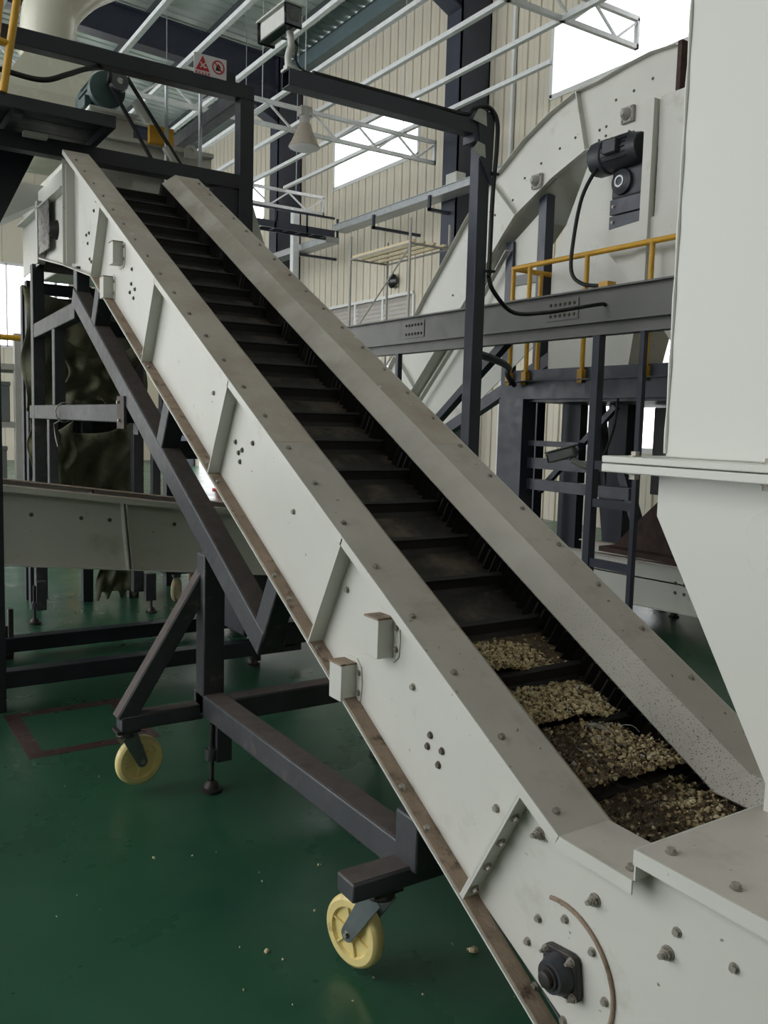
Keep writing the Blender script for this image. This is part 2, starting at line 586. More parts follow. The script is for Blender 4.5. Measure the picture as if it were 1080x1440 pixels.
def lattice(yc, x0, x1, label, step=0.75, dz=0.0):
    t = thing('lattice_girder', label, 'girder', ((x0 + x1) / 2, yc, 6.1 + dz))
    zt, zl = 6.43 + dz, 6.08 + dz
    MB().box(x0, x1, yc - 0.03, yc + 0.03, zt, zt + 0.059).build('chord', 'galv_rail', t, smooth=False)
    MB().box(x0, x1, yc - 0.03, yc + 0.03, zl, zl + 0.06).build('chord', 'galv_rail', t, smooth=False)
    n = int((x1 - x0) / step)
    for i in range(n):
        a, b = x0 + (x1 - x0) * i / n, x0 + (x1 - x0) * (i + 1) / n
        m = (a + b) / 2
        MB().bar((a, yc, zt + 0.01), (m, yc, zl + 0.05), 0.03, 0.03).build('web', 'galv_rail', t, smooth=False)
        MB().bar((m, yc, zl + 0.05), (b, yc, zt + 0.01), 0.03, 0.03).build('web', 'galv_rail', t, smooth=False)
    MB().box(x1 - 0.04, x1, yc - 0.03, yc + 0.03, zl, zt + 0.03).build('end_post', 'galv_rail', t, smooth=False)
    for xx in (x0 + 0.8, (x0 + x1) / 2 + 0.3, x1 - 0.7):
        MB().cyl((xx, yc, zt + 0.03), (xx, yc, roof_z(xx)), 0.008, 6).build('hanger_rod', 'galvanised', t)
    return t


lattice(12.9, 2.0, 9.3, 'galvanised lattice girder carrying the bell lamp in front of the high window')
lattice(17.5, 5.2, 9.6, 'galvanised lattice girder ending near the cream wall beside the wall post')
lattice(8.3, 2.0, 9.2, 'galvanised lattice girder under the roof, beside the high window behind the gooseneck conveyor', dz=0.41)

# high bay lamp
hl = thing('high_bay_lamp', 'bell shaped high bay lamp hanging from the lattice girder', 'lamp', (6.6, 12.72, 5.8))
MB().lathe((6.6, 12.72, 5.82), (0, 0, 1), [(0, 0.245), (0.01, 0.25), (0.1, 0.2), (0.24, 0.14), (0.34, 0.11), (0.36, 0.1)], 32).build('lamp_shade', 'lamp_shade', hl)
MB().cyl((6.6, 12.72, 6.18), (6.6, 12.72, 6.42), 0.085, 18).box(6.5, 6.7, 12.64, 12.80, 6.3, 6.44).build('ballast', 'grey_box', hl, bevel=0.01)
MB().cyl((6.6, 12.72, 6.42), (6.6, 12.72, 10.3), 0.01, 8).build('hanger_rod', 'galvanised', hl)
MB().lathe((6.6, 12.72, 5.8), (0, 0, 1), [(0, 0.2), (0.02, 0.235), (0.03, 0.235)], 32).build('lens', 'sign_white', hl)

# cable trays
ct = thing('cable_tray', 'pale galvanised covered cable tray on the column, along the cream wall', 'cable tray', (9.1, 15, 5.3))
MB().box(8.95, 9.27, 9.0, 15.9, 5.38, 5.5).build('tray', 'galvanised', ct, bevel=0.01)
MB().box(8.94, 9.28, 9.0, 15.9, 5.5, 5.512).build('cover', 'galvanised', ct)
MB().box(8.95, 9.27, 16.2, 23.0, 5.22, 5.34).box(8.94, 9.28, 16.2, 23.0, 5.34, 5.352).build('tray', 'galvanised', ct)
for yy in (10.5, 12.5, 14.3, 17.6, 19.6):
    MB().box(8.9, 9.995, yy - 0.03, yy + 0.03, 5.16, 5.21).box(8.9, 8.94, yy - 0.03, yy + 0.03, 5.16, 5.42).build('bracket', 'navy_paint', ct, smooth=False)
MB().box(9.1, 9.3, 12.0, 12.3, 5.51, 5.75).build('junction_box', 'cam_white', ct, bevel=0.01)
lt = thing('ladder_tray', 'dark ladder cable tray crossing towards the pale cable tray', 'cable tray', (8.0, 16, 5.3))
for dy in (-0.18, 0.18):
    MB().box(5.8, 8.93, 16 + dy - 0.02, 16 + dy + 0.02, 5.25, 5.38).build('side_rail', 'navy_paint', lt, smooth=False)
for i in range(11):
    xx = 5.9 + i * 0.29
    MB().box(xx - 0.02, xx + 0.02, 15.82, 16.18, 5.27, 5.30).build('rung', 'navy_paint', lt, smooth=False)
for i in range(5):
    xx = 6.2 + i * 0.7
    MB().box(xx - 0.02, xx + 0.02, 15.80, 15.83, 5.25, 5.62).build('upright', 'navy_paint', lt, smooth=False)
MB().box(5.8, 8.93, 15.80, 15.84, 5.60, 5.64).build('guard_rail', 'navy_paint', lt, smooth=False)
MB().box(5.8, 8.93, 15.9, 16.1, 5.31, 5.37).build('covered_duct', 'galvanised', lt, smooth=False)
# wall post next to the end of the girder
tag(MB().box(8.70, 8.85, 17.2, 17.35, 0, 6.07).build('wall_post', 'galv_rail', bevel=0.01), 'slim white post standing by the cream wall, next to the lattice girder', 'post')
# scaffold tower by the wall
sf = thing('scaffold_tower', 'pale tubular scaffold tower standing in front of the cream wall', 'scaffold', (8.6, 12.6, 0))
for (x, y) in ((8.2, 12.0), (9.0, 12.0), (8.2, 13.9), (9.0, 13.9)):
    MB().cyl((x, y, 0), (x, y, 4.85), 0.024, 10).build('upright', 'grey_box', sf)
for z in (1.5, 3.0, 4.45):
    for x in (8.2, 9.0):
        MB().cyl((x, 12.0, z), (x, 13.9, z), 0.018, 8).build('ledger', 'grey_box', sf)
    for y in (12.0, 13.9):
        MB().cyl((8.2, y, z), (9.0, y, z), 0.018, 8).build('ledger', 'grey_box', sf)
for (z0, z1) in ((1.5, 3.0), (3.0, 4.4)):
    MB().cyl((8.2, 12.0, z1), (8.2, 13.9, z0), 0.015, 8).build('brace', 'grey_box', sf)
for i in range(4):
    MB().box(8.22 + i * 0.21, 8.27 + i * 0.21, 11.95, 13.95, 4.47, 4.51).build('deck_board', 'waste_cream', sf, smooth=False)
# black dome mirror ball on the wall
wd = thing('wall_siren', 'small black round siren fixed to the cream wall above the louvre', 'siren', (9.9, 15.1, 4.35))
MB().lathe((9.99, 15.1, 4.4), (-1, 0, 0), [(0, 0.06), (0.03, 0.13), (0.09, 0.15), (0.14, 0.1), (0.16, 0.03)], 20).build('horn', 'glass_black', wd)
MB().box(9.95, 10.0, 15.0, 15.2, 4.3, 4.5).build('plate', 'cam_white', wd)

# red square painted on the floor
m = MB()
for (a, b, c, d) in ((0.72, 1.30, 3.88, 3.95), (0.72, 1.30, 4.46, 4.53), (0.72, 0.79, 3.95, 4.46), (1.23, 1.30, 3.95, 4.46)):
    m.box(a, b, c, d, -0.001, 0.0012)
tag(m.build('floor_marking', 'red_paint', smooth=False), 'worn dark red square outline painted on the green floor', 'floor marking')

# ================================================================== THE INCLINED CONVEYOR
CV = thing('inclined_conveyor', 'cream inclined belt conveyor on a dark wheeled frame, black cleated belt climbing to the portal', 'conveyor', (1.65, 3.3, 0))
XN0, XN1, XF1, XF0 = 1.25, 1.30, 2.00, 2.05      # flange edge / web, near and far side
WT, WB = -0.025, -0.425
S0, S1, S2 = 1.525, 5.35, 6.25


def yz(x, pts):
    return [(x, p[0], p[1]) for p in pts]


def k2(s, w):
    p = K(0, s, w)
    return (p[1], p[2])


tail_poly = [k2(S0, WB), k2(S0, WT), k2(1.39, WT), (1.205, 0.655), (1.03, 0.655), (1.03, 0.715), (0.1, 0.715), (0.1, 0.12), (0.98, 0.12)]
head_poly = [k2(S1, WT), (5.473, 3.015), (5.49, 2.39), (4.87, 2.25), k2(S1, WB)]
far_head = [(5.50, 2.393), (5.50, 2.83), (6.95, 2.95), (6.95, 2.5), (6.18, 2.53)]
for (xa, e) in ((XN1, 0.006), (XF1, -0.006)):
    near = xa == XN1
    MB().prism([K(xa, S0, WB), K(xa, S0, WT), K(xa, S1, WT), K(xa, S1, WB)], (e, 0, 0)).build('side_panel', 'cream_paint', CV, smooth=False)
    MB().prism(yz(xa, tail_poly), (e, 0, 0)).build('tail_side_panel', 'cream_paint', CV, smooth=False)
    MB().prism(yz(xa, head_poly), (e, 0, 0)).build('head_side_panel', 'cream_paint', CV, smooth=False)
    MB().prism(yz(xa, far_head), (e, 0, 0)).build('discharge_side_panel', 'cream_paint', CV, smooth=False)
    xo = XN0 if near else XF0
    a, b = min(xo, xa), max(xo, xa)
    # bottom flange with its layer of dust
    fb = MB().kbox(a, b, 0.95, S1, WB - 0.005, WB).build('bottom_flange', 'cream_paint', CV, smooth=False)
    MB().kbox(a + 0.006, b - 0.0005, 0.96, S1 - 0.02, WB - 0.001, WB + 0.0035).build('dust_layer', 'brown_dust', fb, label='brown dust caked on the lower flange')
    hb = MB().hexa([(a, 4.87, 2.245), (b, 4.87, 2.245), (b, 5.49, 2.385), (a, 5.49, 2.385), (a, 4.87, 2.25), (b, 4.87, 2.25), (b, 5.49, 2.39), (a, 5.49, 2.39)])
    hb.hexa([(a, 5.49, 2.385), (b, 5.49, 2.385), (b, 6.18, 2.52), (a, 6.18, 2.52), (a, 5.49, 2.392), (b, 5.49, 2.392), (b, 6.18, 2.53), (a, 6.18, 2.53)])
    hb.build('bottom_flange', 'cream_paint', CV, smooth=False)
    # stiffening ribs
    for s in (2.43, 3.395, 4.34, 5.345):
        MB().kbox(a, b, s - 0.003, s + 0.003, WB, WT).build('rib', 'cream_paint', CV, smooth=False)
    for s in (S0 + 0.0036, S0 - 0.0038):
        MB().kbox(a + (0.005 if near else 0), b - (0 if near else 0.005), s - 0.0035, s + 0.0035, WB, WT).build('joint_flange', 'cream_paint', CV, smooth=False)
    MB().box(a, b, 5.488, 5.494, 2.39, 3.0).build('rib', 'cream_paint', CV, smooth=False)
    MB().box(a, b, 5.40, 5.406, 2.39, 2.95).build('rib', 'cream_paint', CV, smooth=False)

# top plates with lip and the skirts that lean in over the belt
TOPX = ((1.25, 1.40, 1.47, 1.251), (2.05, 1.90, 1.83, 2.049))
for n, (xo, xi, xs, xl) in enumerate(TOPX):
    sg = 1 if xi > xo else -1
    a, b = min(xo, xi), max(xo, xi)
    st, sb = (6.27, 1.39) if n == 0 else (6.16, 1.39)
    for (sa, sc, mt) in ((sb, 2.958, 'worn_top'), (2.96, st, 'dusty_top')):
        MB().kbox(a + (0.0042 if n == 0 else 0), b - (0.0042 if n else 0), sa, sc, WT, WT + 0.005).build('top_plate', mt, CV, smooth=False, label='dust covered top plate')
    m = MB().kbox(min(xo, xo + sg * 0.004), max(xo, xo + sg * 0.004), sb, st, WT - 0.022, WT + 0.005)
    m.build('top_lip', 'cream_paint', CV, smooth=False)
    ws = WT - 0.064
    sk = MB().hexa([K(xi, sb, WT), K(xs, sb + 0.02, ws), K(xs, st, ws), K(xi, st, WT), K(xi, sb, WT + 0.005), K(xs + sg * 0.003, sb + 0.02, ws + 0.005), K(xs + sg * 0.003, st, ws + 0.005), K(xi, st, WT + 0.005)])
    sk.build('skirt', 'dusty_top' if n == 0 else 'speckled_top', CV, smooth=False, label='sloping skirt, speckled with dried splashes near its foot' if n else None)
    # level run at the foot
    m = MB()
    a, b = (a + 0.0042, b) if n == 0 else (a, b - 0.0042)
    m.hexa([(a, 1.03, 0.655), (b, 1.03, 0.655), K(b, 1.39, WT), K(a, 1.39, WT), (a, 1.03, 0.66), (b, 1.03, 0.66), K(b, 1.392, WT + 0.005), K(a, 1.392, WT + 0.005)])
    m.build('foot_plate', 'worn_top' if n == 0 else 'speckled_top', CV, smooth=False)
    m = MB()
    x0, x1 = min(xo, xo + sg * 0.004), max(xo, xo + sg * 0.004)
    m.hexa([(x0, 1.03, 0.632), (x1, 1.03, 0.632), K(x1, 1.39, WT - 0.024), K(x0, 1.39, WT - 0.024), (x0, 1.03, 0.66), (x1, 1.03, 0.66), K(x1, 1.392, WT + 0.005), K(x0, 1.392, WT + 0.005)])
    m.build('foot_lip', 'cream_paint', CV, smooth=False)
    m = MB()
    m.hexa([(xi, 1.03, 0.655), (xs, 1.03, 0.60), K(xs, sb + 0.02, ws), K(xi, sb, WT), (xi, 1.03, 0.66), (xs + sg * 0.003, 1.03, 0.606), K(xs + sg * 0.003, sb + 0.02, ws + 0.005), K(xi, sb + 0.002, WT + 0.005)])
    m.build('foot_skirt', 'cream_paint' if n == 0 else 'speckled_top', CV, smooth=False)

# tail cover
tc = MB()
tc.box(1.2542, 2.05, 0.1, 1.0255, 0.716, 0.722)
tc.build('tail_cover', 'worn_top', CV, smooth=False)
MB().box(1.25, 1.254, 0.1, 1.03, 0.692, 0.722).box(1.254, 2.05, 1.026, 1.03, 0.66, 0.722).build('cover_lip', 'cream_paint', CV, smooth=False)

# belt with corrugated side walls and cleats
BW_, CW = -0.190, -0.142
bt = MB()
bt.kbox(1.36, 1.94, 1.18, 6.28, BW_ - 0.012, BW_)
bt.build('belt', 'rubber', CV, smooth=False)
bl = MB()
bl.kbox(1.36, 1.94, 1.0, 6.2, WB + 0.04, WB + 0.052)
bl.build('return_belt', 'rubber', CV, smooth=False)
MB().kbox(1.31, 1.99, 0.98, S1, WB + 0.002, WB + 0.008).build('bottom_pan', 'cabinet_grey', CV, smooth=False)
for xc in (1.435, 1.865):
    m = MB()
    N_ = 760
    vs, fs = [], []
    for i in range(N_ + 1):
        s = 1.2 + 5.05 * i / N_
        x = xc + 0.017 * math.sin(2 * math.pi * s / 0.034)
        vs += [K(x - 0.003, s, BW_), K(x + 0.003, s, BW_), K(x + 0.003, s, CW + 0.03), K(x - 0.003, s, CW + 0.03)]
    for i in range(N_):
        o = i * 4
        fs += [(o, o + 1, o + 5, o + 4), (o + 1, o + 2, o + 6, o + 5), (o + 2, o + 3, o + 7, o + 6), (o + 3, o, o + 4, o + 7)]
    m.add(vs, fs)
    m.build('belt_sidewall', 'cleat_rubber', CV, label='black corrugated rubber sidewall')
cm = MB()
# cleat section: foot, upright leaning up the slope, thicker top edge
sec = [(-0.026, 0), (0.026, 0), (0.012, 0.01), (0.009, 0.038), (0.011, 0.048), (-0.006, 0.048), (-0.004, 0.038), (-0.008, 0.01)]
poly = [(1.45, p[0] * CI - p[1] * SI, p[0] * SI + p[1] * CI) for p in sec]
cm.prism(poly, (0.40, 0, 0))
CLEAT = cm.mesh('cleat', 'cleat_rubber', smooth=False)
CLEATS = [1.931 + 0.2088 * i for i in range(-3, 21)]
for s in CLEATS:
    o = bpy.data.objects.new('cleat', CLEAT)
    COL.objects.link(o)
    p = K(0, s, BW_)
    o.location = (0, p[1], p[2])
    adopt(o, CV)

# bolts along the plates
for i in range(23):
    place(BOLT, 'bolt', CV, K(1.287, 1.445 + 0.2105 * i, WT + 0.005), KN, spin=i)
    place(BOLT, 'bolt', CV, K(2.015, 1.50 + 0.2065 * i, WT + 0.005), KN, spin=i * 2)
for s in (1.717, 1.851, 2.294, 2.396, 2.628, 2.753, 3.33, 3.46, 4.28, 4.40):
    place(BOLT, 'bolt', CV, K(1.268, s, WB + 0.003), KN, 1.1, spin=s)
for (s, w) in ((3.321, -.245), (3.188, -.17), (3.277, -.265), (3.255, -.24), (3.25, -.287), (1.855, -.28), (1.805, -.243), (1.862, -.246), (1.796, -.285),
               (4.823, -.175), (4.798, -.24), (4.733, -.24), (4.80, -.285), (4.733, -.286), (5.05, -.23), (5.6, -.1), (5.62, -.16), (5.66, -.30), (5.71, -.33), (5.66, -.36), (5.58, -.42), (5.54, -.42)):
    place(SBOLT, 'bolt', CV, K(XN1, s, w + 0.006), (-1, 0, 0), 1.15, spin=s)
for (s, w) in ((3.602, -.186), (2.798, -.19), (1.987, -.19), (1.585, -.188), (2.391, -.188)):
    place(BOLT, 'bolt', CV, K(XN1, s, w), (-1, 0, 0), 1.1, spin=s)
# bolts through the joint flange and on the tail plate
for i in range(4):
    place(BOLT, 'bolt', CV, K(1.275, S0 - 0.0085, -0.39 + i * 0.088), tuple(-c for c in KS), 1.25)
for (y, z) in ((1.32, .42), (1.24, .46), (1.16, .43), (1.35, .35), (1.32, .26), (1.12, .345), (1.23, .235), (0.96, .58), (0.84, .578)):
    place(BOLT, 'bolt', CV, (XN1, y, z), (-1, 0, 0), 1.05, spin=y * 9)
for (y, z) in ((1.328, .613), (1.16, .543), (0.977, .53)):
    place(STUD, 'stud', CV, (XN1, y, z), (-1, 0, 0), 0.72, spin=y * 5)
for (x, y, z) in ((1.283, 1.06, 0.66), (1.30, 0.985, 0.722), (1.295, 0.845, 0.722), (1.295, 0.6, 0.722)):
    place(BOLT, 'bolt', CV, (x, y, z), (0, 0, 1), 1.2, spin=x)

# take-up disc edge and drum bearing on the tail plate
c = Vector((XN1 - 0.001, 1.245, 0.345))
m = MB()
m.tube([(c.x - 0.002, c.y + 0.148 * math.cos(math.radians(75 + 5 * i)), c.z + 0.148 * math.sin(math.radians(75 + 5 * i))) for i in range(41)], 0.005, 8)
m.build('drum_ring', 'brown_dust', CV, label='dirty ring edge round the drum plate')
br = bpy.data.objects.new('drum_bearing', None)
COL.objects.link(br)
br.location = (XN1, 1.235, 0.345)
adopt(br, CV)
m = MB()
cc = [(1.29, 0.41), (1.18, 0.405), (1.175, 0.275), (1.285, 0.28)]
yc_, zc_ = 1.232, 0.348
sq = []
for i in range(32):
    t = 2 * math.pi * i / 32
    r = 0.05 / max(abs(math.cos(t)), abs(math.sin(t))) if True else 0
    r = min(r, 0.064)
    a = t + math.radians(-8)
    sq.append((XN1, yc_ + r * math.cos(a), zc_ + r * math.sin(a)))
m.prism(sq, (-0.018, 0, 0))
m.build('flange_block', 'dark_iron', br, bevel=0.003)
MB().lathe((XN1 - 0.018, yc_, zc_), (-1, 0, 0), [(0, 0.044), (0.012, 0.042), (0.02, 0.037), (0.03, 0.034)], 30).build('housing', 'motor_dark', br)
MB().lathe((XN1 - 0.048, yc_, zc_), (-1, 0, 0), [(0, 0.026), (0.006, 0.025), (0.006, 0.018), (0.016, 0.017), (0.018, 0.012)], 24).build('shaft_end', 'dark_iron', br)
for i in range(4):
    a = math.radians(37 + 90 * i)
    place(STUD, 'bolt', br, (XN1 - 0.018, yc_ + 0.053 * math.cos(a), zc_ + 0.053 * math.sin(a)), (-1, 0, 0), 0.5)

# four small drive-guard boxes bolted to the side
for (s, w) in ((2.155, -0.155), (2.235, -0.40), (5.02, -0.17), (5.10, -0.385)):
    g = bpy.data.objects.new('sensor_cover', None)
    COL.objects.link(g)
    p = K(XN1, s, w)
    g.location = p
    adopt(g, CV)
    y, z = p[1], p[2]
    MB().box(XN1 - 0.055, XN1, y - 0.035, y + 0.035, z - 0.055, z + 0.055).build('cover', 'cream_paint', g, bevel=0.002)
    MB().box(XN1 - 0.057, XN1, y - 0.036, y + 0.036, z + 0.052, z + 0.0575).build('dust_cap', 'brown_dust', g)
    MB().prism(yz(XN1 - 0.004, [(y - 0.035, z - 0.07), (y - 0.06, z - 0.05), (y - 0.066, z), (y - 0.06, z + 0.05), (y - 0.035, z + 0.07), (y + 0.035, z + 0.07), (y + 0.035, z - 0.07)]), (0.004, 0, 0)).build('back_plate', 'cream_paint', g, smooth=False)
    for dz in (-0.03, 0.03):
        place(BOLT, 'bolt', g, (XN1 - 0.004, y - 0.05, z + dz), (-1, 0, 0), 1.0)

# ---- wheeled frame
XA, XB = 1.27, 1.36


def beam(p, q, w=0.09, h=0.09, name='beam', m='cart_paint', up=(0, 0, 1), parent=None, dusty=True):
    o = MB().bar(p, q, w, h, up).build(name, m, parent or CV, bevel=0.006)
    if dusty:
        d = (Vector(q) - Vector(p)).normalized()
        side = d.cross(Vector(up)).normalized()
        u_ = side.cross(d)
        a, b = Vector(p) + u_ * (h / 2), Vector(q) + u_ * (h / 2)
        MB().bar(a + d * 0.002, b - d * 0.002, w * 0.86, 0.0035, up).build('dust_layer', 'cart_dust', o)
    return o


xr = (XA + XB) / 2
zr = 0.338
beam((xr, 1.84, zr), (xr, 3.36, zr), name='side_beam')
beam((2.02, 1.84, zr), (2.02, 3.36, zr), name='side_beam')
beam((xr + 0.045, 3.19, zr), (1.98, 3.19, zr), name='cross_beam')
beam((1.09, 1.805, 0.315), (2.16, 1.805, 0.315), 0.085, 0.052, name='axle_beam')
beam((0.95, 3.32, 0.302), (xr - 0.03, 3.32, 0.302), 0.075, 0.06, name='axle_beam')
beam((2.06, 3.32, 0.302), (2.40, 3.32, 0.302), 0.075, 0.06, name='axle_beam')
for sx, x0, x1 in ((1, 0.965, xr), (-1, 2.385, 2.02)):
    beam((x0, 3.32, 0.31), (x1, 3.32, 0.88), 0.07, 0.07, name='diagonal', up=(-sx, 0, 0.3))
for x in (xr, 2.02):
    beam((x, 3.29, 0.30), (x, 3.29, 0.96), name='post', up=(0, 1, 0), dusty=False)
    beam((x, 1.79, 0.33), (x, 1.79, 0.475), 0.1, 0.1, name='post', up=(0, 1, 0), dusty=False, m='cart_paint')
    a, b = K(x, 1.86, WB - 0.01), K(x, 1.60, WB - 0.01)
    MB().kbox(x - 0.06, x + 0.05, 1.66, 1.95, WB - 0.014, WB - 0.005).build('pad_plate', 'cart_paint', CV, smooth=False)
    # long strut under the belt run, with stubs up to the flange
    beam(K(x, 2.72, -0.705), K(x, 5.75, -0.705), 0.09, 0.1, name='strut', m='cart_paint', up=KN)
    for s in (2.76, 4.0, 5.27):
        beam(K(x, s, -0.70), K(x, s, WB - 0.005), 0.084, 0.084, name='stub', m='cart_paint', up=KS, dusty=False)
        MB().kbox(x - 0.06, x + 0.05, s - 0.12, s + 0.12, WB - 0.012, WB - 0.005).build('pad_plate', 'cart_paint', CV, smooth=False)
    beam((x, 5.32, 2.14), (x, 5.32, 2.36), 0.075, 0.075, name='stub', m='cart_paint', up=(0, 1, 0), dusty=False)
    beam((x, 5.36, 2.115), (x, 6.6, 2.075), 0.07, 0.1, name='tie_beam', m='cart_paint')
    beam((x, 4.40, 1.515), (x, 6.68, 1.515), 0.075, 0.095, name='tie_beam', m='cart_paint', dusty=False)
    beam((x, 5.92, 1.56), (x, 5.92, 2.05), 0.07, 0.07, name='post', m='cart_paint', up=(0, 1, 0), dusty=False)
    beam((x, 6.55, 0.16), (x, 6.55, 2.54), 0.08, 0.08, name='post', m='cart_paint', up=(0, 1, 0), dusty=False)
    beam((x, 6.12, 0.9), (x, 6.12, 1.47), 0.06, 0.06, name='post', m='cart_paint', up=(0, 1, 0), dusty=False)
MB().box(1.26, 1.275, 4.30, 4.42, 1.44, 1.60).build('gusset', 'cart_dust', CV)
place(BOLT, 'bolt', CV, (1.26, 4.36, 1.48), (-1, 0, 0), 1.5)
place(BOLT, 'bolt', CV, (1.26, 4.38, 1.57), (-1, 0, 0), 1.5)
MB().bar((1.35, 6.55, 0.45), (2.0, 6.55, 0.45), 0.08, 0.08).build('cross_beam', 'cart_paint', CV)
MB().bar((1.35, 6.55, 1.5), (2.0, 6.55, 1.5), 0.08, 0.08).build('cross_beam', 'cart_paint', CV)
MB().bar((1.35, 4.4, 1.45), (2.0, 4.4, 1.45), 0.08, 0.08).build('cross_beam', 'cart_paint', CV)
for s in (2.76, 4.0, 5.27):
    MB().bar(K(1.36, s, -0.69), K(1.98, s, -0.69), 0.08, 0.08).build('cross_beam', 'cart_paint', CV)


def foot(x, y, bracket_x, ztop=0.28, parent=None, boss=0.155):
    f = bpy.data.objects.new('levelling_foot', None)
    COL.objects.link(f)
    f.location = (x, y, 0)
    adopt(f, parent or CV)
    MB().lathe((x, y, 0), (0, 0, 1), [(0, 0.042), (0.012, 0.044), (0.018, 0.03), (0.03, 0.028), (0.045, 0.016)], 24).build('pad', 'dark_iron', f)
    MB().cyl((x, y, 0.03), (x, y, ztop), 0.0095, 12).build('spindle', 'dark_iron', f)
    MB().cyl((x, y, boss - 0.02), (x, y, boss + 0.025), 0.027, 18).cyl((x, y, boss + 0.025), (x, y, boss + 0.035), 0.016, 6).build('boss', 'cart_paint', f)
    a, b = min(x, bracket_x), max(x, bracket_x)
    MB().box(a + 0.01, b + 0.03, y - 0.03, y + 0.03, boss - 0.03, 0.31).build('bracket', 'cart_paint', f, bevel=0.003)
    return f


foot(1.285, 3.19, 1.33)
foot(2.09, 3.19, 2.02)
foot(1.25, 6.46, 1.30, boss=0.13)
foot(2.10, 6.46, 2.04, boss=0.13)


def caster(x, y, ztop, yaw, lean=0.05, zc=0.1):
    """swivel caster: (x, y) is the swivel, the wheel trails by `lean`"""
    c = bpy.data.objects.new('caster', None)
    COL.objects.link(c)
    c.location = (x, y, 0)
    adopt(c, CV)
    ax = Vector((math.cos(yaw), math.sin(yaw), 0))
    fw = Vector((-math.sin(yaw), math.cos(yaw), 0))
    cen = Vector((x, y, zc)) + fw * lean
    R_ = 0.1
    wh = MB()
    wh.lathe(cen - ax * 0.021, ax, [(0.010, 0.018), (0.010, 0.066), (0.000, 0.070), (0.000, 0.088), (0.006, 0.0965), (0.014, 0.1), (0.028, 0.1), (0.036, 0.0965), (0.042, 0.088), (0.042, 0.070), (0.032, 0.066), (0.032, 0.018)], 48)
    w = wh.build('wheel', 'wheel_nylon', c)
    hb = MB()
    hb.lathe(cen - ax * 0.026, ax, [(0, 0.02), (0.002, 0.024), (0.05, 0.024), (0.052, 0.02)], 24)
    hb.build('hub', 'wheel_nylon', w)
    for i in range(6):
        a = 2 * math.pi * i / 6 + 0.3
        d = fw * math.cos(a) + Vector((0, 0, 1)) * math.sin(a)
        t = ax.cross(d)
        MB().bar(cen + d * 0.02, cen + d * 0.068, 0.036, 0.006, up=t).build('spoke', 'wheel_nylon', w)
    # fork: two cheeks running from the swivel head to the axle
    for sg in (-1, 1):
        o = ax * (0.028 * sg)
        top = Vector((x, y, ztop - 0.022)) + o
        m = MB()
        poly = []
        dn = (cen - Vector((x, y, ztop - 0.02))).normalized()
        sd = ax.cross(dn).normalized()
        for (q, hw) in ((Vector((x, y, ztop - 0.02)), 0.033), (cen, 0.022)):
            poly.append((q, hw))
        p0, p1 = poly
        ring = [p0[0] - sd * p0[1], p0[0] + sd * p0[1]]
        for i in range(9):
            a = math.pi * i / 8
            ring.append(p1[0] + sd * (p1[1] * math.cos(a)) + dn * (p1[1] * math.sin(a)))
        m.prism([r + o for r in ring], ax * (0.004 * sg))
        m.build('fork_cheek', 'fork_zinc', c, bevel=0.001)
    MB().bar(cen - ax * 0.04, cen + ax * 0.04, 0.012, 0.012).build('axle', 'dark_iron', c)
    place(BOLT, 'axle_nut', c, cen - ax * 0.032, -ax, 1.1)
    place(BOLT, 'axle_nut', c, cen + ax * 0.032, ax, 1.1)
    MB().lathe((x, y, ztop - 0.03), (0, 0, 1), [(0, 0.036), (0.006, 0.038), (0.014, 0.034), (0.02, 0.03)], 24).box(x - 0.045, x + 0.045, y - 0.04, y + 0.04, ztop - 0.01, ztop + 0.002).build('swivel_head', 'dark_iron', c)
    return c


caster(1.205, 1.81, 0.288, math.radians(14), 0.092, 0.122)
caster(0.98, 3.325, 0.272, math.radians(-80), 0.055, 0.13)
caster(2.12, 1.80, 0.288, math.radians(20), 0.05, 0.122)
caster(2.34, 3.325, 0.272, math.radians(-20), 0.05, 0.13)

# ---- head end: scraper plates, discharge hood
MB().box(1.255, 1.262, 5.9, 6.2, 2.55, 2.85).build('access_plate', 'steel_plate', CV, smooth=False)
MB().box(1.25, 1.30, 6.2, 6.26, 2.5, 2.9).build('rib', 'cream_paint', CV, smooth=False)
MB().box(1.25, 1.30, 5.55, 6.9, 2.85, 2.86).build('head_flange', 'cream_paint', CV, smooth=False)
MB().lathe((1.255, 5.66, 2.62), (-1, 0, 0), [(0, 0.06), (0.02, 0.05), (0.05, 0.03)], 20).build('head_bearing', 'dark_iron', CV)
MB().box(1.31, 1.99, 5.9, 6.9, 2.55, 2.60).build('discharge_floor', 'black_steel', CV)

